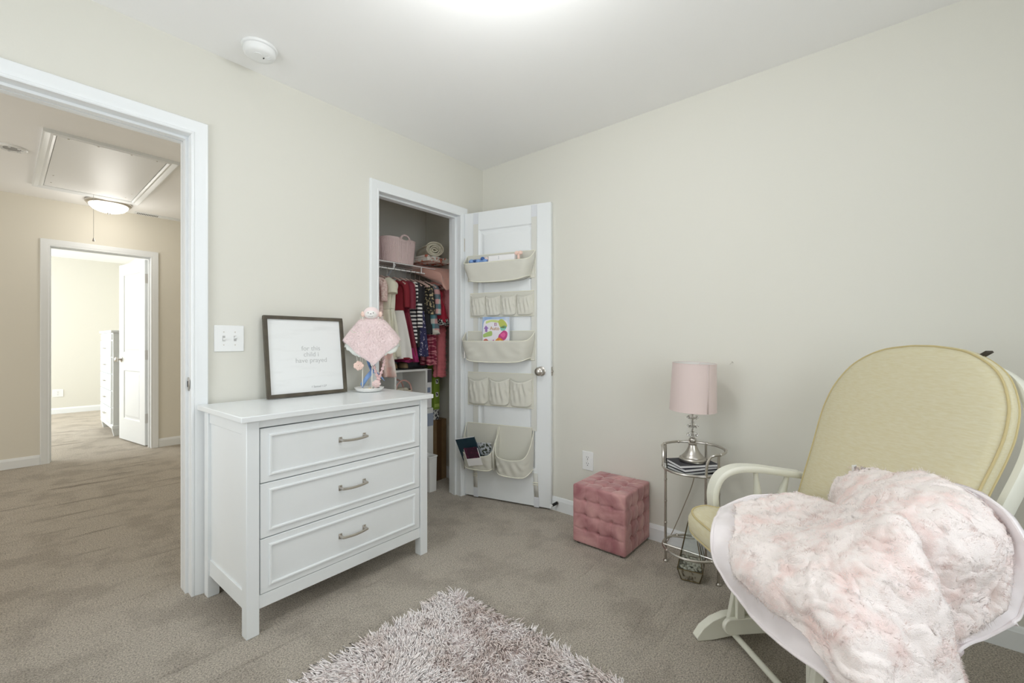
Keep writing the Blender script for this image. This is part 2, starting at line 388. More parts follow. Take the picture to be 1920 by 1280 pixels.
for a in range(3):
    r = M(); r.tube([(.045*math.cos(.5+a*.35), -.045*math.sin(.5+a*.35)-.0, -.0435), (.025*math.cos(.5+a*.35), -.025*math.sin(.5+a*.35), -.0445)], .0012, 6); r.build('vent_rib', PLASTIC, sd)

GLASSLAMP = mat('lit_frosted_glass', (.95, .93, .9), .4, emit=((1.0, .95, .86), 3.2))
def dome(name, label, x, y, r, group=None):
    t = thing(name, label, 'ceiling light', (x, y, H))
    dn(M().lathe([(0, 0), (r*.9, 0), (r, .006), (r, .018), (r*.95, .024), (r*.93, .032), (r*.86, .034)], 48)).build('metal_rim', NICKEL, t)
    dn(M().lathe([(r*.86, .032), (r*.82, .05), (r*.68, .075), (r*.45, .092), (r*.2, .1), (0, .102)], 48)).build('glass_bowl', GLASSLAMP, t)
    dn(M().lathe([(.012, .098), (.014, .104), (.008, .112), (.004, .118), (0, .119)], 16)).build('finial', NICKEL, t)
    return t
dome('ceiling_light', 'lit frosted dome lamp on the bedroom ceiling above the rug', -1.45, -1.45, .17)
dome('ceiling_light', 'lit frosted dome lamp with a metal rim on the hall ceiling', -1.735, 3.22, .165)
# second detector base in the hall
hs = thing('detector_base', 'round white bare mounting plate of a detector on the hall ceiling', 'detector', (-2.345, 2.17, H))
dn(M().lathe([(.045, 0), (.075, 0), (.076, .006), (.068, .012), (.060, .012), (.056, .008), (.045, .008), (.045, 0)], 40, cap=False)).build('mounting_ring', PLASTIC, hs)
for k in range(7):
    a = k*.9; M().box(.05*math.cos(a)-.006, .05*math.cos(a)+.006, .05*math.sin(a)-.004, .05*math.sin(a)+.004, -.016, -.006).build('clip', PLASTIC, hs)
dn(M().lathe([(0, .001), (.045, .001), (.045, .006), (0, .006)], 32)).build('wiring_plate', mat('grey_plate', (.35, .35, .35), .6), hs)
# attic hatch
HX0, HX1, HY0, HY1 = -2.165, -1.605, 1.655, 3.005
ah = thing('attic_hatch', 'white attic hatch with a moulded frame and pull cord in the hall ceiling', 'attic hatch', ((HX0+HX1)/2, (HY0+HY1)/2, H))
fr = M(); prof = [(0, 0), (0, .010), (.012, .016), (.025, .012), (.04, .018), (.052, .022), (.06, .02), (.06, 0)]
w2, h2 = (HX1-HX0)/2, (HY1-HY0)/2
P = [[(-w2-d, -h2-d, -q), (w2+d, -h2-d, -q), (w2+d, h2+d, -q), (-w2-d, h2+d, -q)] for d, q in prof]
fr.grid(P, closev=True).build('frame', TRIM, ah, ang=20)
HATCH = mat('hatch_gloss_paint', (.80, .81, .82), .4)
M().box(-w2+.004, w2-.004, -h2+.004, h2-.004, -.008, -.0005).build('panel', HATCH, ah, bevel=.001)
for fx, fy in ((-.8, -.97), (-.3, -.97), (.3, -.97), (.8, -.97), (-.86, .45), (-.86, .8), (.86, .6), (.80, .85)):
    dn(M().lathe([(0, .0075), (.005, .0078), (.006, .0095), (.003, .011), (0, .011)], 10, cx=fx*w2, cy=-fy*h2)).build('screw', NICKEL, ah)
cd = M().tube([(.023, .66, -.012), (.023, .66, -.4)], .0016, 6); cd.build('pull_cord', mat('cord_white', (.6, .6, .58), .8), ah)
M().lathe([(0, -.43), (.008, -.428), (.009, -.42), (.004, -.405), (.003, -.396), (0, -.396)], 12, cx=.023, cy=.66).build('cord_pull', NICKEL, ah)
# ceiling register in the hall
vt = thing('air_vent', 'long white louvred air register on the hall ceiling beside the lamp', 'vent', (-1.33, 3.445, H))
M().box(-.19, .19, -.045, .045, -.006, -.0005).build('face_plate', TRIM, vt, bevel=.002)
for k in range(26):
    x = -.165 + k*.0132
    M().box(x, x+.005, -.03, .03, -.0075, -.0055).build('louvre', DARK if k < 13 else TRIM, vt)
# two gang light switch
sw = thing('light_switch', 'white two toggle switch plate on the wall above the dresser', 'light switch', (-1.703, 0, 1.139))
def plate(w, h, t=.006): return M().box(-w/2, w/2, -t, -.0003, -h/2, h/2)
plate(.122, .122).build('cover_plate', PLASTIC, sw, bevel=.0035, seg=3)
for i, x in enumerate((-.023, .023)):
    s_ = M().box(x-.0055, x+.0055, -.0066, -.0058, -.0125, .0125); s_.build('slot', mat('slot_grey', (.45, .45, .44), .6) if i == 0 else bpy.data.materials['slot_grey'], sw)
    tg = M().box(-.004, .004, -.014, 0, -.004, .004); tg.xf(Matrix.Translation((x, -.006, 0)) @ Matrix.Rotation(-.5 if i else .5, 4, 'X'))
    tg.build('toggle', PLASTIC, sw, bevel=.001)
    for z in (-.030, .030):
        q = M().lathe([(0, 0), (.003, 0), (.0025, .0012), (0, .0014)], 10); q.xf(Matrix.Translation((x, -.006, z)) @ Matrix.Rotation(PI/2, 4, 'X')); q.build('screw', NICKEL, sw)
def outlet(name, label, loc, rz, w=.078, h=.118):
    t = thing(name, label, 'outlet', loc, rz)
    plate(w, h).build('cover_plate', PLASTIC, t, bevel=.003, seg=3)
    for z in (-.0195, .0195):
        f = M(); pl = [(.0165*math.cos(a), max(-.0145, min(.0145, .0175*math.sin(a)))) for a in [2*PI*i/24 for i in range(24)]]
        f.prism([(a, b+z) for a, b in pl], -.0075, -.006, 'y'); ob = f.build('receptacle', PLASTIC, t)
        g = M().box(-.0075, -.0052, -.0079, -.0072, z, z+.009).box(.0052, .0075, -.0079, -.0072, z+.001, z+.008)
        g.prism([(.0028*math.cos(a), z-.0075+.003*math.sin(a)) for a in [2*PI*i/12 for i in range(12)]], -.0079, -.0072, 'y')
        g.build('socket_holes', DARK, ob)
    q = M().lathe([(0, 0), (.003, 0), (.0025, .0012), (0, .0014)], 10); q.xf(Matrix.Translation((0, -.006, 0)) @ Matrix.Rotation(PI/2, 4, 'X')); q.build('screw', NICKEL, t)
    return t
outlet('wall_outlet', 'white double socket on the right wall above the pink ottoman', (0, -.925, .372), -PI/2)
outlet('wall_outlet', 'white wall plate low on the back wall of the far room', (-1.82, 7.42, .32), 0, .118)
# spring door stop behind the closet door
ds = thing('door_stop', 'dark spring door stop on the baseboard behind the open closet door', 'door stop', (-.013, -.70, .055))
hx = M().tube([(-.002-.065*i/120, .008*math.cos(i*.9), .008*math.sin(i*.9)) for i in range(121)], .0018, 6); hx.build('spring', BLACK, ds)
M().tube([(0, 0, 0), (-.006, 0, 0)], .012, 14).build('mount', STEEL, ds); M().tube([(-.066, 0, 0), (-.08, 0, 0)], .010, 14).build('rubber_tip', PLASTIC, ds)
# hook and nail marks left on the right wall
nh = thing('wall_hook', 'tiny bent wire hook in the wall to the right of the pink lampshade', 'hook', (0, -1.762, 1.017))
M().tube([(0, 0, 0), (-.008, 0, .002), (-.012, .004, .008)], .0012, 6).build('wire', STEEL, nh)
M().tube([(-.0, .004, .004), (-.004, .016, -.008)], .001, 6).build('wire_end', STEEL, nh)

# ------------------------------------------------------------------ dresser
DR = thing('dresser', 'white three drawer dresser with pewter pulls by the bedroom doorway', 'dresser', (-1.797, -.506, 0), math.radians(1.3))
W_, D_, TZ = .872, .478, .845
fr = M(); L_ = .046
for x in (0, W_-L_):
    for y in (0, D_-L_): 
        M().box(x, x+L_, y, y+L_, 0, TZ-.022).build('leg', WHITE, DR, bevel=.0025)
fr = M().box(L_, W_-L_, .006, .03, .095, .147).box(L_, W_-L_, .006, .03, .792, TZ-.022).box(L_, W_-L_, D_-.03, D_-.006, .095, TZ-.022)
for x0 in (.007, W_-.025): fr.box(x0, x0+.018, L_, D_-L_, .095, .165).box(x0, x0+.018, L_, D_-L_, .765, TZ-.022)
fr.box(.03, W_-.03, .02, D_-.02, .100, .115)
fr.build('frame', WHITE, DR, bevel=.002)
for x0, x1 in ((.013, .024), (W_-.024, W_-.013)): M().box(x0, x1, L_-.005, D_-L_+.005, .15, .78).build('side_panel', WHITE, DR)
M().box(-.026, W_+.020, -.026, D_+.004, TZ-.022, TZ).build('top', WHITE, DR, bevel=.003, seg=3)
def drawer(parent, x0, x1, z0, z1, y, px, mold=.030, hw=.118):
    d = M().box(x0, x1, y, y+.02, z0, z1).box(x0+.01, x1-.01, y+.02, y+.40, z0+.012, z1-.03)
    o = d.build('drawer', WHITE, parent, bevel=.0015)
    prof = [(0, 0), (0, .004), (.003, .0075), (.008, .0075), (.011, .004), (.011, 0)]
    P = [[(x0+mold+q, y-h, z0+mold*.8+q), (x1-mold-q, y-h, z0+mold*.8+q), (x1-mold-q, y-h, z1-mold*.8-q), (x0+mold+q, y-h, z1-mold*.8-q)] for q, h in prof]
    M().grid(P, closev=True).build('moulding', WHITE, o, ang=20)
    zc = (z0+z1)/2+.006
    hd = M()
    for s in (-1, 1):
        hd.box(px+s*hw/2-.008, px+s*hw/2+.008, y-.004, y, zc-.012, zc+.012)
        hd.tube([(px+s*hw/2, y-.003, zc), (px+s*hw/2, y-.028, zc)], [.0065, .0055], 10)
    hd.tube(smoothline([(px-hw/2-.004, y-.027, zc), (px-hw/4, y-.030, zc-.003), (px, y-.031, zc-.004), (px+hw/4, y-.030, zc-.003), (px+hw/2+.004, y-.027, zc)], 4), .0055, 10)
    hd.build('handle', NICKEL, o, bevel=.0015)
for z0 in (.150, .364, .578): drawer(DR, L_+.004, W_-L_-.004, z0, z0+.210, .004, .437)

# framed print
FRM = mat('dark_brown_frame', (.070, .058, .042), .45, bump=(40, .2, .001, (1, 8, 8)), var=((.115, .10, .07), 14, 4, .4, .7))
PRINT = mat('white_washed_print', (.80, .815, .82), .5, var=((.70, .71, .71), 5, 5, .55, .9, (1, 1, 5)))
TXT = mat('print_lettering_grey', (.52, .53, .53), .7)
TXT2 = mat('print_lettering_dark', (.33, .34, .34), .7)
pf = thing('framed_print', 'square white print in a thin dark brown frame leaning on the wall', 'framed print', (-1.367, -.030, .847), math.radians(.8))
lean = Matrix.Translation((0, -.045, 0)) @ Matrix.Rotation(-math.radians(7.5), 4, 'X')
S_ = .408; fw = .017
f = M().box(-S_/2, S_/2, -.018, 0, 0, fw).box(-S_/2, S_/2, -.018, 0, S_-fw, S_).box(-S_/2, -S_/2+fw, -.018, 0, fw, S_-fw).box(S_/2-fw, S_/2, -.018, 0, fw, S_-fw)
f.xf(lean).build('frame', FRM, pf, bevel=.0012)
M().box(-S_/2+fw, S_/2-fw, -.009, -.004, fw, S_-fw).xf(lean).build('print', PRINT, pf)
base = lean @ Matrix.Translation((.022, -.0092, .232)) @ Matrix.Rotation(PI/2, 4, 'X')
text_mesh('lettering', 'for this\nchild i\nhave prayed', .034, TXT, pf, base, line=.92)
text_mesh('lettering', '1 Samuel 1:27', .0145, TXT2, pf, lean @ Matrix.Translation((.052, -.0092, .038)) @ Matrix.Rotation(PI/2, 4, 'X'), shear=.2)

# ------------------------------------------------------------------ jewellery stand and what hangs on it
JX, JY, JZ = -1.058, -.140, .847
CER = mat('white_ceramic', (.86, .85, .83), .25, coat=.3)
CREAMM = mat('cream_enamel_wire', (.83, .80, .72), .35)
js = thing('jewellery_stand', 'cream wire jewellery stand with a round dish on the dresser', 'jewellery stand', (JX, JY, JZ))
M().lathe([(0, 0), (.060, 0), (.070, .006), (.080, .020), (.078, .022), (.066, .011), (.055, .006), (0, .006)], 48).build('dish', CER, js)
for dx, dy, h in ((.0, -.028, .36), (-.030, .020, .33), (.028, .015, .40)):
    M().tube([(dx, dy, .005), (dx, dy, h)], .0028, 8).build('post', CREAMM, js)
for h, r, n in ((.33, .09, 5), (.40, .055, 4)):
    a = M(); a.tube([(r*.55*math.cos(2*PI*i/28), r*.55*math.sin(2*PI*i/28), h) for i in range(28)], .0022, 8, closed=True)
    for k in range(n):
        q = 2*PI*k/n+.4; a.tube(smoothline([(0, 0, h), (r*.6*math.cos(q), r*.6*math.sin(q), h), (r*math.cos(q), r*math.sin(q), h-.002), (r*1.1*math.cos(q), r*1.1*math.sin(q), h+.012)], 4), .002, 8)
    a.build('hook_ring', CREAMM, js)
rnd = random.Random(5)
GOLD = mat('gold_trinket', (.55, .42, .18), .35, 1.0)
JEW = mat('dark_bead', (.06, .05, .04), .3)
for k, (x, y, mt, lb) in enumerate(((-.028, -.030, GOLD, 'small gold bracelet in the stand dish, left of the front post'), (.024, -.036, JEW, 'small dark beaded bracelet in the stand dish, right of the front post'))):
    b = thing('bracelet', lb, 'bracelet', (JX+x, JY+y, JZ+.008))
    m = M()
    for i in range(22): a = 2*PI*i/22; m.ball((.021*math.cos(a), .017*math.sin(a), .006+.003*math.sin(3*a)), .0036, 8, 5)
    m.build('beads', mt, b)
def fluffy(name, mbv, col, n, ln, r, parent, seed=0, tris=None, gravity=-.3, swirl=0, tip=None, jitter=.6, mtl=None, segs=2, up=1.0):
    """short pile strands scattered over triangles (numpy), returns one mesh"""
    rs = np.random.RandomState(seed)
    A, B, C_ = tris
    nr = np.cross(B-A, C_-A); ar = np.linalg.norm(nr, axis=1); nr = nr/np.maximum(ar[:, None], 1e-12)
    idx = rs.choice(len(A), n, p=ar/ar.sum())
    u = rs.rand(n, 1); v = rs.rand(n, 1); fl = (u+v) > 1; u = np.where(fl, 1-u, u); v = np.where(fl, 1-v, v)
    P = A[idx] + (B-A)[idx]*u + (C_-A)[idx]*v; Nn = nr[idx]
    Tn = np.cross(Nn, rs.randn(n, 3)); Tn /= np.linalg.norm(Tn, axis=1)[:, None]+1e-9
    if swirl:
        # coherent lay direction from a smooth field
        q = P*swirl
        ang = 2.6*np.sin(q[:, 0]*1.3+1.7*np.sin(q[:, 1]*.9)) + 2.2*np.sin(q[:, 1]*1.1+1.3*np.sin(q[:, 2]*1.4)+2) + 1.4*np.sin(q[:, 2]*1.7+q[:, 0]*.6)
        e1 = np.cross(Nn, np.array([.3, .5, .81])); e1 /= np.linalg.norm(e1, axis=1)[:, None]+1e-9
        e2 = np.cross(Nn, e1)
        F = e1*np.cos(ang)[:, None] + e2*np.sin(ang)[:, None]
        Tn = F + Tn*jitter*.6
    ll = ln*(.6+.7*rs.rand(n, 1))
    D = Nn*up + Tn*jitter; D[:, 2] += gravity*.3; D /= np.linalg.norm(D, axis=1)[:, None]
    W = np.cross(D, rs.randn(n, 3)); W /= np.linalg.norm(W, axis=1)[:, None]+1e-9
    W2 = np.cross(D, W)
    rings = []
    for k in range(segs+1):
        f = k/segs
        c = P + D*ll*f + (Tn*jitter*.6 + np.array([0, 0, gravity]))*ll*f*f*.7
        rr = r*(1-.55*f*f) if k < segs else r*.35
        for j in range(3):
            a = 2*PI*j/3; rings.append(c + (W*math.cos(a)+W2*math.sin(a))*rr)
    V = np.stack(rings, 1)                       # n, 3*(segs+1), 3
    base = (np.arange(n)*3*(segs+1))[:, None, None]
    fc = []
    for k in range(segs):
        for j in range(3): fc.append((3*k+j, 3*k+(j+1) % 3, 3*k+3+(j+1) % 3, 3*k+3+j))
    Fq = (base + np.array(fc)[None]).reshape(-1, 4)
    return big_mesh(name, V.reshape(-1, 3), Fq, 4, mtl, parent)
def tris_of(P, face=None):
    A = []; B = []; C_ = []
    for i in range(len(P)-1):
        for j in range(len(P[0])-1):
            a, b, c, d = P[i][j], P[i+1][j], P[i+1][j+1], P[i][j+1]
            if face and not face(i, j): continue
            A += [a, a]; B += [b, c]; C_ += [c, d]
    return np.array(A, float), np.array(B, float), np.array(C_, float)
LOVEY = mat('pale_pink_plush', (.90, .76, .76), .9, sheen=.5)
SATIN = mat('mint_white_satin', (.76, .79, .75), .35, sheen=.3, bump=(60, .2, .002))
PEACH = mat('peach_plush', (.86, .64, .56), .85, sheen=.3)
LAMB = mat('white_plush_face', (.86, .84, .82), .9, sheen=.4)
lv = thing('baby_comforter', 'pink plush lamb comforter cloth draped over the jewellery stand', 'comforter', (JX+.01, JY-.01, JZ))
VD = (-.62, -.785)    # front of the drape, towards the room
fx = Vector((VD[0], VD[1], 0)); sx_ = Vector((-VD[1]*-1, VD[0]*-1, 0)); sx_ = Vector((.785, -.62, 0))
def drape(grow, zt, jag, lean=.10):
    """cape like cloth: neck, shoulders, then a point hanging in front and flared wings at the sides"""
    P = []; n = 72
    for i in range(n):
        a = -PI + 2*PI*i/n; q = abs(a)/(PI/2)
        side = min(1, q*1.5)**2
        drop = (.100 + .140*(1-q) if q < 1 else .100 - .03*(q-1)) + grow*(side*1.5-.5)
        flare = (.024 + .052*q**1.5 if q < 1 else .076-.03*(q-1)) - (.006 if grow else 0)
        if a > 0 and q < 1: drop *= 1 - .10*q
        ex, ey = .078, .044; row = []
        for k in range(22):
            if k < 6:
                f = k/5; r_ = .25 + .75*f; z = zt - .020*f**3; ox, oy = math.sin(a)*ex*r_, math.cos(a)*ey*r_
            else:
                f = (k-5)/16; z = zt - .020 - drop*f*(1-.06*math.sin(PI*f)); e = flare*f
                ox, oy = math.sin(a)*(ex+e), math.cos(a)*(ey+e*.7)
                w = .006*math.sin(7*a)*f; ox += math.sin(a)*w; oy += math.cos(a)*w
                if jag and k > 18: z += .004*math.sin(i*2.4); ox *= 1+.02*math.sin(i*2.9)
            p = sx_*(ox + .012*max(0, (zt-z)/.2)) + fx*oy; row.append((p.x, p.y, z))
        P.append(row)
    P.append(P[0]); return P
P = drape(0, .405, False)
M().grid(P).build('plush_cloth', LOVEY, lv, solid=.004)
A, B, C_ = tris_of(P)
if np.cross(B-A, C_-A)[:, 2].sum() < 0: B, C_ = C_, B
LOVF = fibre('pink_plush_pile', (.96, .85, .85))
fluffy('plush_pile', None, None, 16000, .007, .0006, lv, 3, (A, B, C_), mtl=LOVF, jitter=.8, gravity=-.2, segs=1)['kind'] = 'stuff'
M().grid(drape(.030, .399, True)).build('satin_backing', SATIN, lv, solid=.002)
head = M(); hc = (VD[0]*.01, VD[1]*.01, .436)
head.ball(hc, .043, 24, 16, 1, 1, .82).build('head', LOVEY, lv)
hcv = Vector(hc)
fc_ = hcv + fx*.012 + Vector((0, 0, -.005)); M().ball(fc_, .0355, 20, 14, 1, 1, .80).build('face', LAMB, lv)
for s in (-1, 1):
    e = M().ball((0, 0, 0), .016, 14, 10, .55, .9, 1.0); p = hcv + sx_*s*.047 + Vector((0, 0, -.006)) + fx*.004
    e.xf(Matrix.Translation(p) @ Matrix.Rotation(s*.35, 4, 'X')); e.build('ear', PEACH, lv)
    p = hcv + fx*.0455 + sx_*s*.0135 + Vector((0, 0, -.001)); M().ball(p, .0026, 8, 6).build('eye', JEW, lv)
M().ball(hcv + fx*.0475 + Vector((0, 0, -.006)), .0035, 8, 6, 1.2, 1.2, .8).build('nose', mat('grey_thread', (.3, .28, .28), .8), lv)
mo = [hcv + fx*.0450 + sx_*q + Vector((0, 0, -.019 - .002*math.cos(q*120))) for q in (-.012, -.006, 0, .006, .012)]
M().tube(mo, .0009, 6).build('mouth', bpy.data.materials['grey_thread'], lv)
# hair accessories
def flower(m, c, r, n=7, layers=3, s=None):
    rr = random.Random(int(r*1e5))
    for l in range(layers):
        for k in range(n):
            a = 2*PI*(k+.5*l)/n; q = r*(1-.28*l)
            p = Vector(c) + sx_*math.cos(a)*q*.55 + Vector((0, 0, math.sin(a)*q*.5)) + fx*(.004*l)
            b = M().ball((0, 0, 0), q*.42, 8, 6, 1, .35, .8)
            b.xf(Matrix.Translation(p) @ Matrix.Rotation(math.atan2(fx.y, fx.x)+PI/2, 4, 'Z') @ Matrix.Rotation(a, 4, 'Y')); m.add(b.v, b.f)
    return m
def band(name, label, c, mt, mtf, r, zt, cat='headband'):
    t = thing(name, label, cat, c)
    pts = [(sx_*math.sin(a)*.012 + Vector((0, 0, zt*(.5+.5*math.cos(a))))) for a in [2*PI*i/24 for i in range(24)]]
    M().tube(pts, .0028, 8, closed=True, flat=(1, .5)).build('elastic_band', mt, t)
    flower(M(), fx*.006, r).build('flower', mtf, t); return t
WHT = mat('white_elastic', (.85, .83, .8), .7)
band('headband', 'white headband with a peach fabric flower hanging from the stand hook', (JX+sx_.x*-.052+fx.x*.03, JY+sx_.y*-.052+fx.y*.03, JZ+.145), WHT, PEACH, .030, .18)
PNKF = mat('dusty_pink_fabric', (.72, .50, .50), .8, sheen=.3)
sc = thing('scrunchie', 'dusty pink ruffled hair ties hanging right of the stand front post', 'hair tie', (JX+sx_.x*.052+fx.x*.02, JY+sx_.y*.052+fx.y*.02, JZ+.03))
pts = []
for i in range(81):
    a = 2*PI*i/80; r_ = 1
    pts.append(sx_*(math.sin(a)*.022+.012*math.sin(a*2)) + Vector((0, 0, .10+.085*math.cos(a))))
M().tube(pts, [.007+.0035*math.sin(i*1.9) for i in range(81)], 9).build('ruffle', PNKF, sc)
flower(M(), fx*.008+Vector((0, 0, .012))-sx_*.012, .026).build('flower', mat('pale_rose_fabric', (.80, .62, .60), .8), sc)
BLUE = mat('denim_blue_ribbon', (.13, .24, .50), .6, var=((.045, .07, .13), 30, 2, .5, .6))
BLUE2 = mat('blue_felt', (.22, .36, .66), .7)
bw = thing('hair_bow', 'blue ribbon hair bow hanging from the middle of the stand', 'hair bow', (JX+fx.x*-.005+sx_.x*.012, JY+fx.y*-.005+sx_.y*.012, JZ+.02))
m = M()
for s, (ax, az, bx, bz) in ((-1, (-.060, .020, -.030, .010)), (1, (.060, .055, .062, .030))):
    p = [sx_*0 + Vector((0, 0, .105)), sx_*(ax*.5)+Vector((0, 0, (az+.105)/2+.006)), sx_*ax+Vector((0, 0, az))]
    q = [v + sx_*.012*s*0 + Vector((0, 0, -.022)) + sx_*(.012) for v in p]
    m.grid([[tuple(v+fx*.003*k) for k, v in enumerate(p)], [tuple(v+fx*(.003*k+.004)) for k, v in enumerate(q)]])
m.build('ribbon_tail', BLUE2, bw, solid=.0025)
m = M()
for s in (-1, 1):
    lp = [Vector((0, 0, .11)), sx_*.012*s+Vector((0, 0, .15))+fx*.008, sx_*.014*s+Vector((0, 0, .20))+fx*.004, sx_*.006*s+Vector((0, 0, .25)), Vector((0, 0, .27))]
    lp = smoothline(lp, 4); m.grid([[tuple(v - fx*.0) for v in lp], [tuple(v + sx_*.014*s) for v in lp]])
m.build('ribbon_loop', BLUE, bw, solid=.003)
M().ball((0, 0, .108), .012, 12, 8, 1.2, .8, 1).build('knot', BLUE, bw)
# ------------------------------------------------------------------ over-door organiser (door frame coordinates)
ORG = thing('door_organizer', 'cream canvas pocket organizer hanging on the open closet door', 'door organizer', (-.205, -.020, 0), DA)
CANV = mat('cream_canvas', (.66, .65, .585), .85, bump=(260, .35, .001), sheen=.2)
CANV2 = mat('cream_canvas_piping', (.80, .79, .68), .8)
STRAP = mat('pale_grey_strap', (.68, .68, .64), .8, bump=(300, .3, .001))
CLIP = mat('clear_grey_clip', (.70, .72, .76), .35)
def out(x, z, o): return (x, -o, z)     # o = distance in front of the leaf
SX = (.092, .545)
for x in SX:
    p = [(x-.0, 2.047, -.040)]
    st = M()
    for zz0, zz1, xo in ((1.97, .52, 0), ):
        st.box(x-.019, x+.019, -.0052, -.0030, zz1, zz0)
    st.build('strap', STRAP, ORG)
    c = M().box(x-.019, x+.019, -.0035, -.0012, 1.965, 2.049).box(x-.019, x+.019, -.0035, .038, 2.0465, 2.049).box(x-.019, x+.019, .0362, .038, 2.00, 2.049)
    c.build('door_hook', CLIP, ORG, bevel=.0006)
for x, x2 in ((.088, .092), (.555, .562)):
    b = M(); b.grid([[(x-.016, -.006, .235), (x2-.016, -.003, .075)], [(x+.016, -.006, .235), (x2+.016, -.003, .075)]])
    b.build('lower_strap', STRAP, ORG, solid=.002)
    bk = M()
    for zz in (.172, .158): bk.box(x-.018, x+.020, -.010, -.005, zz-.003, zz+.003)
    bk.build('buckle', CANV2, ORG, bevel=.001)
    M().box(x2-.018, x2+.018, -.0040, -.0018, .006, .085).box(x2-.018, x2+.018, -.004, .037, .0068, .0085).build('door_hook', CLIP, ORG, bevel=.0006)
def pocket(name, x0, x1, zb, zback, zrim, p, sag=.01, e=.13, botw=.85, seed=1, wr=.004, piping=True, back=True, dip=0, flat=4, botp=.75, parent=None):
    nu, nv = 44, 14; P = []
    wd = x1-x0
    for i in range(nu+1):
        u = i/nu; q = math.sin(PI/2*(2*u-1)); o_ = (1-abs(q)**flat)**.6 if abs(q) < 1 else 0
        row = []
        for j in range(nv+1):
            v = j/nv
            wv = botw + (1-botw)*min(1, v*1.4)
            # x moves quickly at ends while wrapping the side
            xx = (x0+x1)/2 + q*wd/2*wv
            oo = .006 + (p-.006)*o_*(botp+(1-botp)*v)
            zr = zrim + (zback-zrim)*(1-o_)**1.5 - dip*o_*(1-(q*q))
            z0 = zb - sag*(1-q*q) + .012*(abs(q)**6)*0 + (zback-zb)*.12*(abs(q)**8)
            z = z0 + (zr-z0)*v
            k = math.sin(PI*v)
            oo += wr*k*(math.sin(13*q+seed*2+v*4)*.6 + math.sin(27*q*v+seed)*.4)
            row.append(out(xx, z, oo))
        P.append(row)
    m = M().grid(P)
    m.grid([[r[0] for r in P], [out(r[0][0], r[0][2]+.004, .004) for r in P]])
    ob = m.build(name, CANV, parent or ORG, solid=.003)
    if piping:
        q = M().tube([Vector(r[0]) + Vector((0, -.002, 0)) for r in P], .0032, 8).tube([Vector(r[-1]) for r in P], .0026, 8); q.build('piping', CANV2, ob)
    return ob, P
def backer(x0, x1, z0, z1):
    o = M().box(x0, x1, -.0095, -.0055, z0, z1).build('back_panel', CANV, ORG, bevel=.001)
    m = M(); 
    m.tube([(x0, -.0085, z0), (x1, -.0085, z0), (x1, -.0085, z1), (x0, -.0085, z1)], .0028, 8, closed=True); m.build('piping', CANV2, o); return o
# row 1: open bin
backer(.030, .553, 1.56, 1.742); pocket('bin_pocket', .026, .553, 1.548, 1.742, 1.668, .115, sag=.012, flat=14, botw=.88, wr=.002)
# row 2: four small pockets
backer(.050, .545, 1.300, 1.470)
for k in range(4):
    a = .056+k*.121
    pocket('small_pocket', a, a+.119, 1.312, 1.455, 1.440+.0, .034, sag=.002, flat=3, botw=.96, seed=k*1.7, wr=.006, piping=False, dip=.008)
pr, _ = None, None
# row 3: open bin with the book
backer(.030, .550, 1.0, 1.197); pocket('bin_pocket', .012, .550, .990, 1.192, 1.128, .115, sag=.008, flat=14, botw=.90, seed=4, wr=.0035)
# row 4: three pockets
backer(.032, .540, .672, .905)
for k in range(3):
    a = .036+k*.166
    pocket('tall_pocket', a, a+.164, .688, .872, .868, .040, sag=.004, flat=3, botw=.97, seed=k*2.3+1, wr=.007, piping=False, dip=.022)
# row 5: big double bin with a divider
backer(.028, .530, .235, .540)
pocket('large_pocket', .016, .285, .235, .535, .352, .115, sag=.006, flat=7, botw=.95, seed=2, wr=.004, dip=.022)
pocket('large_pocket', .275, .545, .222, .530, .360, .115, sag=.010, flat=7, botw=.95, seed=5, wr=.006, dip=.030)
m = M().grid([[out(.272, .50, .008), out(.278, .375, .105)], [out(.272, .25, .008), out(.276, .24, .09)]]); m.build('divider', CANV, ORG, solid=.003)

# contents of the organiser: separate things in the same frame
def onorg(name, label, cat, group=None): return thing(name, label, cat, (-.205, -.020, 0), DA, group)
blu = onorg('rolled_cloth', 'rolled blue fabric peeking from the top organizer pocket, left side', 'cloth')
m = M(); rr = random.Random(2)
for k in range(5): m.ball(out(.10+k*.026, 1.675+rr.random()*.012, .055+rr.random()*.02), .022, 10, 8, 1, 1, .8)
m.build('cloth_folds', BLUE2, blu)
m = M().ball(out(.130, 1.690, .075), .017, 10, 8, 1.4, 1, .6).ball(out(.185, 1.700, .07), .016, 8, 6, 1, 1, 1); m.build('navy_cuff', mat('navy_cloth', (.05, .12, .33), .8), blu)
wbx = onorg('gift_box', 'white folded packet lying in the top organizer pocket, right of the blue cloth', 'packet')
PAPER = mat('white_paper', (.86, .85, .86), .6)
b = M().box(.235, .435, -.085, -.045, 1.60, 1.715).xf(Matrix.Translation((.335, 0, 1.65)) @ Matrix.Rotation(.0, 4, 'Y') @ Matrix.Translation((-.335, 0, -1.65)))
b.build('packet', PAPER, wbx, bevel=.006)
M().box(.316, .319, -.0865, -.0852, 1.685, 1.708).build('printed_mark', mat('grey_print', (.45, .47, .5), .7), wbx)
for k, (x, z, l, cc) in enumerate(((.222, 1.700, 'small blush pink bow at the left end of the white packet', (.86, .70, .68)), (.455, 1.722, 'small peach bow at the right end of the white packet', (.84, .60, .52)))):
    bo = onorg('hair_bow', l, 'hair bow')
    m = M(); mt = mat('bow_fabric', cc, .8, sheen=.3)
    for s in (-1, 1): m.ball(out(x+s*.013, z, .06), .016, 10, 8, 1.1, .6, .9)
    m.ball(out(x, z-.03, .06), .010, 8, 6, 1, .6, 3.4); m.build('loops', mt, bo); M().ball(out(x, z, .068), .007, 8, 6).build('knot', mt, bo)
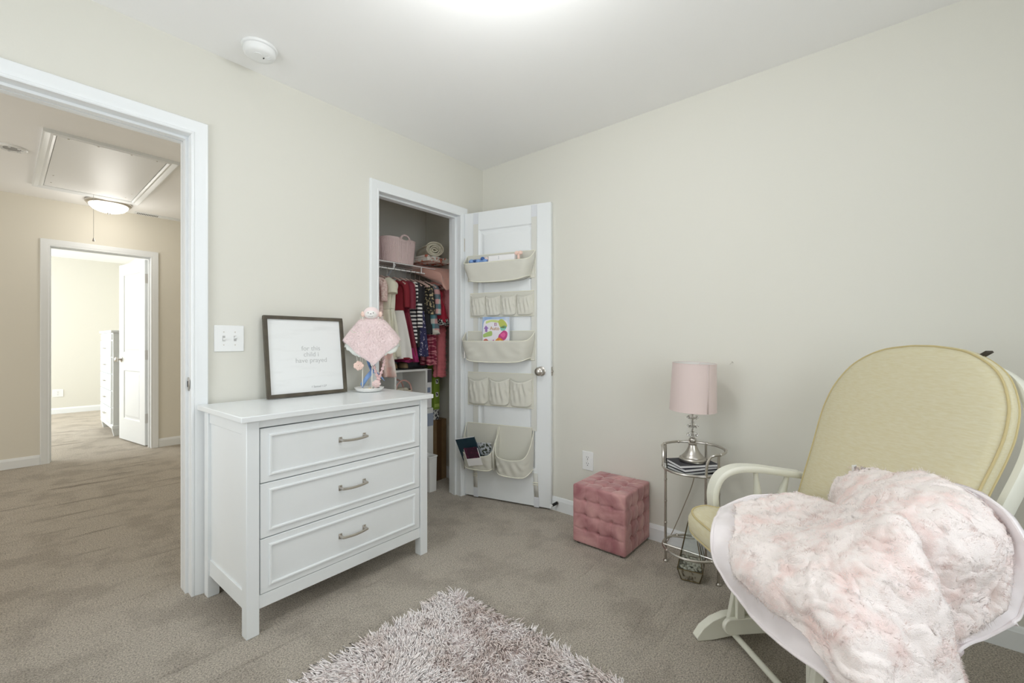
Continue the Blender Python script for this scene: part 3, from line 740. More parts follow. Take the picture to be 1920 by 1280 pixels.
# children's book with painted cover
bk = onorg('picture_book', 'colourful children\'s picture book standing in the middle organizer pocket', 'book')
bt = Matrix.Translation(out(.276, 1.05, .045)) @ Matrix.Rotation(.05, 4, 'X') @ Matrix.Rotation(.02, 4, 'Y')
BW, BH = .208, .245
M().box(-BW/2+.003, BW/2, .001, .007, 0.002, BH-.002).xf(bt).build('pages', PAPER, bk)
COV = mat('cover_sky_blue', (.28, .42, .68), .35, var=((.70, .76, .84), 7, 3, .38, .62))
M().box(-BW/2, BW/2, -.001, .001, 0, BH).box(-BW/2, BW/2, .007, .009, 0, BH).box(-BW/2-.001, -BW/2+.001, 0, .008, 0, BH).xf(bt).build('cover', COV, bk, bevel=.0006)
def patch(pts, col, nm, off=.0012, k=5):
    P_ = smoothline(pts + [pts[0]], k)[:-1] if k else pts
    m = M().prism([((p[0]-.5)*BW, p[1]*BH) for p in P_], -off-.0004, -.0009, 'y'); m.xf(bt); m.build('cover_art', mat(nm, col, .4), bk, smooth=False)
V3 = lambda l: [(a, b, 0) for a, b in l]
patch(V3([(.02, .70), (.10, .90), (.5, .93), (.9, .88), (.97, .6), (.96, .2), (.5, .05), (.04, .15)]), (.82, .80, .86), 'art_cloud', .0008)
patch(V3([(.14, .88), (.35, .92), (.60, .90), (.58, .84), (.34, .86), (.14, .81)]), (.62, .72, .28), 'art_leaf')
patch(V3([(.58, .88), (.72, .94), (.86, .86), (.92, .74), (.78, .68), (.66, .72)]), (.50, .55, .12), 'art_leaf_dark')
patch(V3([(.66, .70), (.80, .76), (.90, .72), (.82, .62), (.70, .62)]), (.25, .60, .48), 'art_green')
patch([(.05, .66, 0), (.13, .76, 0), (.24, .67, 0), (.19, .67, 0), (.18, .57, 0), (.10, .58, 0), (.10, .66, 0)], (.32, .18, .48), 'art_house', .0014, 0)
patch(V3([(.02, .50), (.16, .56), (.34, .60), (.36, .48), (.2, .44), (.04, .42)]), (.40, .56, .18), 'art_hill')
patch(V3([(.62, .50), (.80, .62), (.93, .56), (.90, .42), (.78, .34), (.60, .40)]), (.55, .06, .24), 'art_magenta', .0016)
patch(V3([(.66, .50), (.80, .56), (.86, .50), (.78, .42)]), (.75, .12, .34), 'art_magenta_light', .0019)
patch(V3([(.48, .34), (.62, .42), (.78, .34), (.80, .20), (.68, .08), (.52, .12)]), (.72, .28, .05), 'art_orange', .0018)
patch(V3([(.58, .32), (.68, .36), (.76, .26), (.68, .16), (.58, .20)]), (.88, .48, .14), 'art_orange_light', .0021)
patch(V3([(.34, .30), (.42, .36), (.46, .28), (.50, .20), (.38, .17)]), (.48, .10, .36), 'art_plum', .0016)
patch(V3([(-.0+.03, .34), (.14, .38), (.24, .30), (.26, .16), (.14, .12), (.10, .24)]), (.60, .17, .13), 'art_red', .0016)
patch(V3([(.06, .10), (.3, .14), (.54, .10), (.5, .03), (.1, .03)]), (.72, .66, .36), 'art_sand', .0012)
RT = mat('cover_letters_plum', (.30, .05, .20), .4); RT2 = mat('cover_letters_ochre', (.52, .27, .07), .4)
def ctext(s, x, z, sz, m_): text_mesh('cover_title', s, sz, m_, bk, bt @ Matrix.Translation(((x-.5)*BW, -.0026, z*BH)) @ Matrix.Rotation(PI/2, 4, 'X'))
ctext('El', .50, .75, .030, RT); ctext('Auto', .46, .63, .036, RT2)
# tablet and papers in the lowest pocket
def slab(name, label, cat, cx, cz, o_, w_, h_, t_, tilt, roll, m1, part):
    t = onorg(name, label, cat)
    X = Matrix.Translation(out(cx, cz, o_)) @ Matrix.Rotation(roll, 4, 'Y') @ Matrix.Rotation(tilt, 4, 'X')
    M().box(-w_/2, w_/2, 0, t_, 0, h_).xf(X).build(part, m1, t, bevel=.002); return t, X
NAVY = mat('teal_navy_cover', (.018, .045, .065), .35)
t, X = slab('notebook', 'dark teal notebook leaning out of the lowest organizer pocket', 'notebook', .118, .27, .078, .155, .195, .008, .30, -.22, NAVY, 'cover')
M().box(-.074, .076, .0015, .0065, .003, .197).xf(X).build('pages', PAPER, t)
t, X = slab('postcard', 'white edged dark photo card in front of the teal notebook', 'card', .150, .265, .108, .115, .125, .0015, .22, -.20, PAPER, 'card')
M().box(-.052, .052, -.0012, -.0002, .055, .135).xf(X).build('photo', mat('plum_photo', (.05, .015, .035), .4, var=((.25, .04, .10), 30, 3, .55, .7)), t)
t, X = slab('magazine', 'thin glossy magazine tucked behind the teal notebook', 'magazine', .165, .26, .050, .20, .165, .004, .22, -.05, mat('magazine_print', (.55, .58, .62), .25, var=((.05, .06, .04), 60, 4, .5, .58)), 'pages')

# ------------------------------------------------------------------ pink tufted ottoman
VEL = bpy.data.materials.new('dusty_rose_velvet'); VEL.use_nodes = True
nt = VEL.node_tree; b = nt.nodes['Principled BSDF']; b.inputs['Roughness'].default_value = .75; b.inputs['Sheen Weight'].default_value = .9; b.inputs['Sheen Roughness'].default_value = .35
b.inputs['Sheen Tint'].default_value = (1, .84, .82, 1); b.inputs['Specular IOR Level'].default_value = .2
tc = nt.nodes.new('ShaderNodeTexCoord'); n1 = nt.nodes.new('ShaderNodeTexNoise'); n1.inputs['Scale'].default_value = 8; n1.inputs['Detail'].default_value = 5; n1.inputs['Distortion'].default_value = .8
r1 = nt.nodes.new('ShaderNodeValToRGB'); r1.color_ramp.elements[0].position = .32; r1.color_ramp.elements[1].position = .72
r1.color_ramp.elements[0].color = (.33, .135, .15, 1); r1.color_ramp.elements[1].color = (.64, .37, .36, 1)
nt.links.new(tc.outputs['Object'], n1.inputs[0]); nt.links.new(n1.outputs['Fac'], r1.inputs[0]); nt.links.new(r1.outputs[0], b.inputs['Base Color'])
OT = thing('ottoman', 'dusty pink velvet tufted cube ottoman against the right wall', 'ottoman', (-.162, -1.170, 0))
A_, HT = .318, .328
def cubeface(ax, sgn, n=60):
    P = []; h = A_/2; R = .012; sd_ = {'x': 1, 'y': 5, 'z': 9}[ax]*sgn
    for i in range(n+1):
        row = []
        for j in range(n+1):
            u = (i/n-.5)*2; v = (j/n-.5)*2; d = 0
            for cu in (-.5, 0, .5):
                for cv in (-.5, 0, .5):
                    rr = math.hypot((u-cu)*h, (v-cv)*h); d += .015*math.exp(-(rr/.0085)**2) + .006*math.exp(-(rr/.024)**2)
            wob = .02*math.sin(u*9+v*5+sd_)
            mu = min(abs(u-c+wob) for c in (-.5, 0, .5)); mv = min(abs(v-c+wob) for c in (-.5, 0, .5))
            d += .0045*(math.exp(-(mu*h/.0035)**2) + math.exp(-(mv*h/.0035)**2))
            e = max(abs(u), abs(v)); d *= 1 - (max(0, e-.85)/.15)**2
            bulge = (.004*(1-u*u)*(1-v*v) + .002*mnoise.noise(Vector((u*4, v*4, sd_))))*(1-e**8)
            c = Vector((max(-h+R, min(h-R, u*h)), max(-h+R, min(h-R, v*h)), h-R))
            vec = Vector((u*h, v*h, h)) - c; p = c + vec.normalized()*R
            p.z += bulge - d
            X = {'z': (p.x, p.y, p.z*sgn), 'x': (p.z*sgn, p.x, p.y), 'y': (p.x, p.z*sgn, p.y)}[ax]
            row.append((X[0], X[1], X[2]*(HT-.008)/A_ + (HT+.008)/2))
        P.append(row)
    return P
m = M()
for ax in 'xyz':
    for sg in (-1, 1): m.grid(cubeface(ax, sg))
ob = m.build('velvet_cover', VEL, OT, ang=80)
for x in (-1, 1):
    for y in (-1, 1): M().lathe([(.016, 0), (.016, .012)], 16, cx=x*.13, cy=y*.13).build('foot', BLACK, OT)
M().box(-.150, .150, -.150, .150, .006, .010).build('base_board', mat('brown_lining', (.12, .06, .05), .9), OT)
# ------------------------------------------------------------------ round side table, books, lamp, terrarium
TX, TY, TR = -.205, -1.630, .140
TB = thing('side_table', 'small round bamboo style metal side table beside the glider', 'side table', (TX, TY, 0))
def ring(r, z, n=48): return [(r*math.cos(2*PI*i/n), r*math.sin(2*PI*i/n), z) for i in range(n)]
def node(m, p, d=(0, 0, 1), r=.0085, h=.004):
    p = Vector(p); d = Vector(d).normalized(); m.tube([p-d*h, p-d*h*.4, p+d*h*.4, p+d*h], [r*.75, r, r, r*.75], 10)
LEGA = [math.radians(a) for a in (86, 248, 352)]
for a in LEGA:
    x, y = TR*math.cos(a), TR*math.sin(a); m = M()
    m.tube([(x, y, .004), (x, y, .60)], .0062, 12)
    for z in (.20, .31, .42, .50, .09): node(m, (x, y, z))
    m.lathe([(0, 0), (.012, 0), (.012, .006), (.007, .012)], 16, cx=x, cy=y); m.build('leg', STEEL, TB)
m = M().tube(ring(TR, .505), .0062, 10, closed=True); m.build('top_ring', STEEL, TB)
g0, g1 = math.radians(118), math.radians(222)      # gap in the gallery towards the room
pts = [(TR*math.cos(g0+.03), TR*math.sin(g0+.03), .505), (TR*math.cos(g0), TR*math.sin(g0), .56)]
pts += [(TR*math.cos(g0-.12), TR*math.sin(g0-.12), .594)]
sp_ = (2*PI-(g1-g0)) - .5
pts += [((TR+.004)*math.cos(g0-.25-sp_*k/16), (TR+.004)*math.sin(g0-.25-sp_*k/16), .602) for k in range(17)]
pts += [(TR*math.cos(g1+.12), TR*math.sin(g1+.12), .594), (TR*math.cos(g1), TR*math.sin(g1), .56), (TR*math.cos(g1-.03), TR*math.sin(g1-.03), .505)]
m = M().tube(smoothline(pts, 5), .0062, 10)
for k in (1, 4, 8, 12, 15):
    a = g0-.25-sp_*k/16; node(m, ((TR+.004)*math.cos(a), (TR+.004)*math.sin(a), .602), (-math.sin(a), math.cos(a), 0))
m.build('gallery_rail', STEEL, TB)
MIRR = mat('table_glass_mirror', (.62, .64, .63), .06, 1.0)
GLS = mat('clear_glass', (.95, .98, .97), .02, trans=1)
M().lathe([(0, .504), (TR-.004, .504), (TR-.004, .509), (0, .509)], 48).build('mirror_top', MIRR, TB)
m = M().tube(ring(TR, .115), .0058, 10, closed=True)
for k in range(4): a = .9+k*1.57; node(m, (TR*math.cos(a), TR*math.sin(a), .115), (-math.sin(a), math.cos(a), 0))
m.build('lower_ring', STEEL, TB)
m = M().tube([(TR*math.cos(1.25), TR*math.sin(1.25), .119), (TR*math.cos(5.9), TR*math.sin(5.9), .119)], .004, 8).tube([(TR*math.cos(2.0), TR*math.sin(2.0), .119), (TR*math.cos(4.2), TR*math.sin(4.2), .119)], .004, 8)
m.build('lower_crossbar', STEEL, TB)
NB = mat('charcoal_cloth_cover', (.035, .035, .045), .6, bump=(300, .3, .0006))
for k, (z, rz, w_, h_, lb) in enumerate(((.5095, .30, .135, .185, 'charcoal notebook lying at the bottom of the pair under the lamp'), (.5245, .14, .135, .195, 'charcoal notebook directly beneath the lamp base'))):
    t = thing('notebook', lb, 'notebook', (TX-.004, TY+.006, z), rz + math.radians(40), 'notebooks under the lamp')
    m = M().box(-w_/2, w_/2, -h_/2, h_/2, 0, .0022).box(-w_/2, w_/2, -h_/2, h_/2, .0125, .0145).box(w_/2-.0022, w_/2, -h_/2, h_/2, 0, .0145)
    m.build('cover', NB, t, bevel=.0008); M().box(-w_/2+.003, w_/2-.002, -h_/2+.003, h_/2-.003, .0022, .0125).build('pages', PAPER, t)
LZ = .5395
LP = thing('table_lamp', 'table lamp with blush pink drum shade, crystal stem and nickel base', 'lamp', (TX-.002, TY+.002, LZ))
M().lathe([(0, 0), (.062, 0), (.064, .003), (.064, .014), (.060, .019), (.052, .021), (.050, .026), (.042, .034), (.030, .050), (.022, .068), (.019, .080), (.021, .083), (.021, .088), (.016, .092), (0, .092)], 48).build('base', NICKEL, LP)
M().lathe([(0, .090), (.009, .091), (.016, .097), (.0185, .104), (.016, .111), (.009, .116), (0, .116)], 28).build('lower_ball', NICKEL, LP)
CRY = mat('crystal_glass', (1, 1, 1), .0, trans=1, ior=1.6)
z = .116
for k in range(3):
    M().lathe([(.006, z), (.016, z+.004), (.0275, z+.0130), (.0275, z+.0170), (.016, z+.026), (.006, z+.030)], 10).build('crystal_bead', CRY, LP, smooth=False)
    if k < 2: M().lathe([(.005, z+.030), (.008, z+.034), (.008, z+.038), (.005, z+.042)], 8).build('crystal_spacer', CRY, LP, smooth=False)
    z += .0415
z -= .0115
M().tube([(0, 0, .116), (0, 0, z)], .0025, 8).build('rod', NICKEL, LP)
M().lathe([(0, z), (.010, z+.001), (.0175, z+.009), (.019, z+.016), (.0165, z+.024), (.010, z+.029), (.009, z+.036), (.012, z+.038), (.012, z+.050), (0, z+.050)], 28).build('upper_ball', NICKEL, LP)
SHD = mat('blush_linen_shade', (.67, .56, .54), .85, bump=(400, .25, .0008, (1, 1, 1)), sheen=.2)
SHIN = mat('white_shade_lining', (.80, .78, .76), .7)
SR0, SR1, SZ0, SZ1 = .108, .1, .250, .480
tilt = Matrix.Translation((0, 0, SZ0)) @ Matrix.Rotation(.035, 4, 'X') @ Matrix.Rotation(-.01, 4, 'Y') @ Matrix.Translation((0, 0, -SZ0))
sh = M().lathe([(SR0, SZ0), (SR1, SZ1)], 64, cap=False).xf(tilt).build('shade', SHD, LP)
M().lathe([(SR0-.0015, SZ0+.0005), (SR1-.0015, SZ1-.0005)], 64, cap=False).xf(tilt).build('shade_lining', SHIN, LP)
m = M()
for zz, r in ((SZ0, SR0), (SZ1, SR1)): m.tube(ring(r, zz, 64), .0014, 6, closed=True)
for k in range(3): a = 2*PI*k/3; m.tube([(.008*math.cos(a), .008*math.sin(a), SZ1-.03), (SR1*math.cos(a), SR1*math.sin(a), SZ1-.002)], .0012, 6)
m.xf(tilt).build('shade_rim', SHD, LP)
sm = M(); sa = math.radians(-128)
sm.grid([[((SR0+.0008)*math.cos(sa), (SR0+.0008)*math.sin(sa), SZ0), ((SR1+.0008)*math.cos(sa), (SR1+.0008)*math.sin(sa), SZ1)], [((SR0+.0008)*math.cos(sa+.07), (SR0+.0008)*math.sin(sa+.07), SZ0), ((SR1+.0008)*math.cos(sa+.07), (SR1+.0008)*math.sin(sa+.07), SZ1)]]).xf(tilt).build('shade_seam', SHD, LP, solid=.001)
M().lathe([(0, z+.04), (.013, z+.045), (.013, z+.075), (0, z+.08)], 16).ball((0, 0, z+.11), .028, 16, 12, 1, 1, 1.2).build('bulb', mat('bulb_glass', (.85, .85, .82), .3), LP)
M().tube(smoothline([(.05, 0, .006), (.09, .02, .004), (.125, .02, -.005), (.150, .03, -.05), (.16, .05, -.16), (.165, .10, -.30), (.175, .16, -.45), (.185, .20, -.53)], 6), .0022, 8).build('cord', mat('clear_brown_cord', (.32, .27, .2), .4), LP)
# geometric terrarium on the floor under the table
TE = thing('terrarium', 'geometric glass terrarium with brass edges and a mirrored base under the side table', 'terrarium', (-.262, -1.640, 0), math.radians(12))
BR = mat('aged_brass', (.13, .10, .05), .4, 1.0)
base_ = [(.075, .055), (-.075, .055), (-.075, -.055), (.075, -.055)]
b0 = [(x*.72, y*.72, .006) for x, y in base_]; b1 = [(x*1.0, y*1.0, .062) for x, y in base_]; tp = [(x*.26, y*.26, .265) for x, y in base_]
e = M()
for q in (b0, b1, tp): 
    for i in range(4): e.tube([q[i], q[(i+1) % 4]], .0022, 6)
for i in range(4): e.tube([b0[i], b1[i]], .0022, 6).tube([b1[i], tp[i]], .0020, 6)
for i in (0, 2):
    mid = tuple((b1[i][k]+b1[(i+1) % 4][k])/2 for k in range(3)); e.tube([mid, tp[i]], .0016, 6).tube([mid, tp[(i+1) % 4]], .0016, 6)
e.build('brass_frame', BR, TE)
m = M().add(b0 + b1, [(0, 1, 2, 3), (0, 4, 5, 1), (1, 5, 6, 2), (2, 6, 7, 3), (3, 7, 4, 0)]); m.build('mirror_base', mat('marbled_mirror', (.62, .60, .52), .25, .7, var=((.12, .10, .07), 40, 4, .5, .62)), TE, smooth=False)
m = M().add(b1 + tp, [(0, 4, 5, 1), (1, 5, 6, 2), (2, 6, 7, 3), (3, 7, 4, 0)]); m.build('glass_panels', GLS, TE, smooth=False, solid=.0015)
fl = M(); rr = random.Random(9)
for k in range(60):
    x, y = rr.uniform(-.058, .058), rr.uniform(-.042, .042)
    b = M().ball((0, 0, 0), rr.uniform(.006, .011), 8, 5, 1, 1, .45); b.xf(Matrix.Translation((x, y, .052+rr.uniform(0, .016))) @ Matrix.Rotation(rr.uniform(-.7, .7), 4, 'X')); fl.add(b.v, b.f)
fl.build('white_petals', mat('white_petals', (.80, .78, .70), .8, var=((.45, .42, .30), 60, 3, .5, .7)), TE)

# ------------------------------------------------------------------ glider chair (chair frame: x forward, y towards the room = near side)
GA = math.atan2(.703, -.711)
GL = thing('glider_chair', 'cream painted wooden glider with pale yellow cushions', 'glider chair', (-.6725, -2.144, 0), GA)
# chair frame: local x = forward; local y = left of forward -> world (-.703,-.711): the near side
CREAMP = mat('cream_wood_paint', (.78, .78, .69), .35)
YEL = mat('pale_yellow_linen', (.62, .56, .36), .85, bump=(500, .4, .0010, (1, 1, 5)), sheen=.15, var=((.67, .63, .47), 150, 5, .3, .75, (1, .25, 1.6)))
YELP = mat('yellow_piping', (.55, .46, .24), .75)
def bx(x0, x1, y0, y1, z0, z1, nm, bev=.004): return M().box(x0, x1, y0, y1, z0, z1).build(nm, CREAMP, GL, bevel=bev)
BH_ = .235      # half distance between runners
for s in (-1, 1):
    y = s*BH_
    # runner: arched foot, thick board with rounded nose, seen from the side
    pr = [(.262, 0), (.268, .012), (.245, .045), (.205, .074), (.155, .092), (.09, .097), (.0, .092), (-.09, .097), (-.155, .092), (-.205, .074), (-.245, .045), (-.268, .012), (-.262, 0), (-.20, .002), (-.10, .016), (0, .020), (.10, .016), (.20, .002)]
    M().prism(pr, y-.017, y+.017, 'y').build('runner', CREAMP, GL, bevel=.003)
    # column that carries the swing arms
    for xx in (-.075, .075):
        M().box(xx-.022, xx+.022, y-.014, y+.014, .088, .30).build('upright', CREAMP, GL, bevel=.004)
    M().box(-.12, .12, y-.016, y+.016, .30, .335).build('top_rail', CREAMP, GL, bevel=.006)
    # swinging links
    yi = y - s*.045
    for xx, x2 in ((.105, .150), (-.105, -.150)):
        M().prism([(xx-.016, .315), (xx+.016, .325), (x2+.018, .085), (x2-.010, .075)], yi-.009, yi+.009, 'y').build('swing_link', CREAMP, GL, bevel=.003)
    # rocker rail at the bottom of the links, rounded nose
    m = M(); nose = [(.165+.030*math.cos(a), .085+.030*math.sin(a)) for a in [(-PI/2 + PI*i/10) for i in range(11)]]
    m.prism(nose + [(-.165, .115), (-.165, .055)], yi-.030 if s > 0 else yi+.012, yi-.012 if s > 0 else yi+.030, 'y').build('glide_rail', CREAMP, GL, bevel=.004)
for xx, zz in ((.135, .035), (-.135, .035)):
    M().tube([(xx, -BH_, zz), (xx, BH_, zz)], .0105, 16).build('cross_rod', CREAMP, GL)
for xx in (.13, -.13):
    for s in (-1, 1):
        yi = s*(BH_-.066)
        M().box(xx-.015, xx+.015, yi-.008, yi+.008, .10, .372).build('seat_post', CREAMP, GL, bevel=.003)
# seat frame
bx(-.22, .255, -.285, -.262, .365, .405, 'seat_rail'); bx(-.22, .255, .262, .285, .365, .405, 'seat_rail')
bx(.232, .255, -.262, .262, .365, .405, 'seat_rail'); bx(-.22, -.197, -.262, .262, .365, .405, 'seat_rail')
for k in range(6): bx(-.197, .232, -.21+k*.084-.02, -.21+k*.084+.02, .378, .388, 'seat_slat', .002)
# seat cushion: rounded box with piping
def cushion(fn_top, fn_bot, name, pip=True): pass
def superell(a, n=5): c, s = math.cos(a), math.sin(a); return math.copysign(abs(c)**(2/n), c), math.copysign(abs(s)**(2/n), s)
def pad(cx, cy, hx, hy, z0, z1, crown, mt, name, par, n=6, N_=64, xf=None, pinch=.012, warp=None):
    rings = []
    lv = [(0, .0, 0), (0, .6, 0), (0, .9, .0), (0, 1-.02, .12), (0, 1.0, .3), (0, 1.0, .7), (0, 1-.02, .88), (1, .96, 1), (1, .85, 1), (1, .6, 1), (1, .3, 1), (1, 0, 1)]
    for k, sc, tz in lv:
        row = []
        for j in range(N_):
            a = 2*PI*j/N_; c, s = superell(a, n)
            x = cx + c*hx*sc; y = cy + s*hy*sc; z = z0 + (z1-z0)*tz
            if tz == 1: z += crown*(1-sc**4)
            if tz == 0: z += .004*(1-sc)
            p = Vector((x, y, z))
            if warp: p = warp(p)
            row.append(tuple(p))
        rings.append(row)
    m = M().grid(rings, closev=True)
    if xf: m.xf(xf)
    o = m.build(name, mt, par, ang=60)
    for idx in (3, 7):
        pp = [Vector(q) for q in rings[idx]]
        q = M().tube([(xf @ v if xf else v) for v in pp], .0035, 8, closed=True); q.build('piping', YELP, o)
    return o
def seatwarp(p):
    # front corners drop a little, back narrows between the arms
    k = max(0, (p.x-.06)/.22); p.z -= .010*k*k
    w = max(0, min(1, (p.x-.135)/.05)); p.y *= 1 + .16*w*w*(3-2*w)
    return p
pad(.040, 0, .250, .282, .402, .474, .010, YEL, 'seat_cushion', GL, warp=seatwarp)
# arms: bentwood hoop from seat rail up and over to the back post
for s in (-1, 1):
    y = -.322 if s < 0 else .306
    path = smoothline([(.130, y, .40), (.143, y, .47), (.143, y, .53), (.115, y, .585), (.055, y, .612), (-.03, y, .612), (-.13, y, .597), (-.235, y, .580)], 6)
    m = M()
    P = []
    for i, p in enumerate(path):
        t = (path[min(i+1, len(path)-1)] - path[max(i-1, 0)]).normalized(); nrm = Vector((-t.z, 0, t.x)); side = Vector((0, 1, 0))
        th, wd = .0125, .027
        P.append([tuple(p + nrm*th*b_ + side*wd*a_) for a_, b_ in ((1, .5), (.85, 1), (-.85, 1), (-1, .5), (-1, -.5), (-.85, -1), (.85, -1), (1, -.5))])
    m.grid(P, closev=True); k = len(m.v); m.f.append(tuple(range(8))); m.f.append(tuple(k-8+i for i in range(8)))
    m.build('armrest', CREAMP, GL, ang=50)
    M().box(-.23, .145, y-.012, y+.012, .368, .396).build('arm_base_rail', CREAMP, GL, bevel=.004)
    M().box(.10, .12, min(y, s*.27), max(y, s*.27), .374, .40).box(-.16, -.14, min(y, s*.27), max(y, s*.27), .374, .40).build('arm_bracket', CREAMP, GL, bevel=.002)
    for x0, x1 in ((-.055, -.036), (-.118, -.180)):
        ln = [Vector((x0, y, .405)).lerp(Vector((x1, y, .600)), i/12) for i in range(13)]
        M().tube(ln, [.009+.0075*math.sin(PI*min(1, (i/12)*1.15+.02))**1.3*(1 if i/12 < .87 else .3) for i in range(13)], 14).build('spindle', CREAMP, GL)
# back: local u = y, v = height along the recline; front surface x(z)
RC = math.atan2(.42, 1.0)
def outline(n=72, k=1.0, drop=0):
    """closed outline in (u, v); v = z height"""
    pts = []
    side = [(.266, .44), (.278, .56), (.290, .70), (.302, .81), (.302, .88), (.286, .955), (.236, 1.035), (.148, 1.088), (.05, 1.106), (0, 1.108)]
    sm_ = smoothline([(a*k, b_, 0) for a, b_ in side], 5)
    right = [(p.x, p.y) for p in sm_]
    return right + [(-x, z_) for x, z_ in right[::-1][1:]]
def bx_at(z_): return -.185 - .40*(z_-.47)        # cushion mid-plane x for a height
OU = outline(); cu_, cv_ = 0, .80
lv = [(-.008, 0), (-.008, .5), (-.007, .85), (-.004, .96), (.002, .990), (.016, .997), (.028, .975), (.040, .88), (.052, .62), (.056, .3), (.057, 0)]
rings = []
for off, sc in lv:
    row = []
    for u_, v_ in OU:
        uu = cu_ + (u_-cu_)*sc; vv = cv_ + (v_-cv_)*sc
        row.append((bx_at(vv) + off*.92, uu, vv + off*.35))
    rings.append(row)
bc = M().grid(rings, closev=True).build('back_cushion', YEL, GL, ang=60)
for idx in (4, 6):
    M().tube(rings[idx], .0034, 8, closed=True).build('piping', YELP, bc)
# ties at the top corner
M().box(-.012, .012, -.014, .014, -.003, .003).xf(Matrix.Translation((bx_at(1.08)+.002, .168, 1.087)) @ Matrix.Rotation(.6, 4, 'X')).build('cushion_tie', mat('dark_tie', (.05, .04, .03), .8), bc)
# wooden bow behind the cushion
bow = []
OB = outline(k=1.045)
for i, (u_, v_) in enumerate(OB):
    vv = .44 + (v_-.44)*.975; bow.append(Vector((bx_at(vv) - .030, u_, vv - .02)))
P = []
for i, p in enumerate(bow):
    t = (bow[min(i+1, len(bow)-1)] - bow[max(i-1, 0)]).normalized(); fw_ = Vector((.93, 0, .37)); nrm = t.cross(fw_).normalized()
    P.append([tuple(p + nrm*a_*.011 + fw_*b_*.022) for a_, b_ in ((1, .7), (.7, 1), (-.7, 1), (-1, .7), (-1, -.7), (-.7, -1), (.7, -1), (1, -.7))])
m = M().grid(P, closev=True); m.f.append(tuple(range(8))[::-1]); k = len(m.v); m.f.append(tuple(k-8+i for i in range(8))); m.build('back_bow', CREAMP, GL, ang=50)
for k in range(5):
    u_ = (-2+k)*.095; zt = 1.10 - .9*u_*u_
    M().tube([(bx_at(.42)-.06, u_*.85, .39), (bx_at(zt)-.036, u_, zt-.075)], .009, 10).build('back_spindle', CREAMP, GL)
M().box(bx_at(.42)-.10, bx_at(.42)-.06, -.30, .30, .372, .408).build('back_rail', CREAMP, GL, bevel=.004)
# ------------------------------------------------------------------ pink plush blanket over seat and near arm
CP = [[(-0.666,-1.873,0.487),(-0.878,-1.901,0.492),(-0.937,-1.923,0.417),(-0.999,-2.006,0.352),(-1.1,-2.103,0.344),(-1.195,-2.223,0.353),(-1.213,-2.31,0.305)],[(-0.611,-1.922,0.515),(-0.786,-1.964,0.496),(-0.986,-2.021,0.482),(-1.093,-2.096,0.456),(-1.134,-2.171,0.429),(-1.21,-2.252,0.403),(-1.222,-2.331,0.324)],[(-0.566,-1.992,0.534),(-0.702,-2.047,0.501),(-0.984,-2.117,0.515),(-1.11,-2.184,0.508),(-1.171,-2.236,0.481),(-1.215,-2.293,0.426),(-1.218,-2.351,0.333)],[(-0.531,-2.096,0.545),(-0.742,-2.155,0.535),(-0.981,-2.213,0.56),(-1.097,-2.262,0.544),(-1.138,-2.305,0.5),(-1.171,-2.344,0.415),(-1.172,-2.389,0.324)],[(-0.574,-2.199,0.528),(-0.822,-2.278,0.619),(-0.977,-2.35,0.644),(-1.042,-2.381,0.594),(-1.05,-2.41,0.506),(-1.054,-2.436,0.374),(-1.098,-2.446,0.305)],[(-0.497,-2.198,0.5),(-0.77,-2.262,0.603),(-0.903,-2.321,0.624),(-0.94,-2.363,0.55),(-0.934,-2.392,0.458),(-0.924,-2.436,0.352),(-0.928,-2.447,0.331)],[(-0.467,-2.202,0.543),(-0.732,-2.292,0.63),(-0.872,-2.374,0.649),(-0.928,-2.424,0.594),(-0.91,-2.453,0.494),(-0.897,-2.468,0.397),(-0.912,-2.466,0.371)],[(-0.456,-2.208,0.599),(-0.627,-2.323,0.657),(-0.808,-2.418,0.684),(-0.885,-2.482,0.622),(-0.845,-2.514,0.513),(-0.879,-2.505,0.423),(-0.877,-2.507,0.397)],[(-0.453,-2.235,0.638),(-0.571,-2.374,0.682),(-0.711,-2.487,0.697),(-0.794,-2.543,0.641),(-0.835,-2.557,0.551),(-0.861,-2.542,0.461),(-0.864,-2.538,0.425)],[(-0.478,-2.282,0.663),(-0.593,-2.409,0.696),(-0.736,-2.519,0.708),(-0.825,-2.569,0.666),(-0.845,-2.591,0.58),(-0.847,-2.573,0.474),(-0.86,-2.559,0.447)]]
BL = thing('blanket', 'pale pink plush blanket with satin border draped over the glider seat and arm', 'blanket', (-.9, -2.2, 0))
def surf(nu, nv):
    nc, nr = len(CP), len(CP[0]); G = [[Vector(p) + Vector((0, 0, .018)) for p in c] for c in CP]
    out_ = []
    for i in range(nu+1):
        s = i/nu*(nc-1)
        col = [crom([G[c][r] for c in range(nc)], s) for r in range(nr)]
        out_.append([crom(col, j/nv*(nr-1)) for j in range(nv+1)])
    return out_
NU, NV = 330, 260
SF = surf(NU, NV)
def vnorm(S_, i, j):
    a = S_[min(i+1, len(S_)-1)][j] - S_[max(i-1, 0)][j]; b = S_[i][min(j+1, len(S_[0])-1)] - S_[i][max(j-1, 0)]
    n_ = a.cross(b); return n_.normalized() if n_.length > 1e-9 else Vector((0, 0, 1))
NS = [[vnorm(SF, i, j) for j in range(NV+1)] for i in range(NU+1)]
cam_dir = Vector((-.2, -.1, 1))
sgn_ = 1 if sum(NS[90][j].dot(Vector((-.5, -.3, .8))) for j in range(40, 170)) > 0 else -1
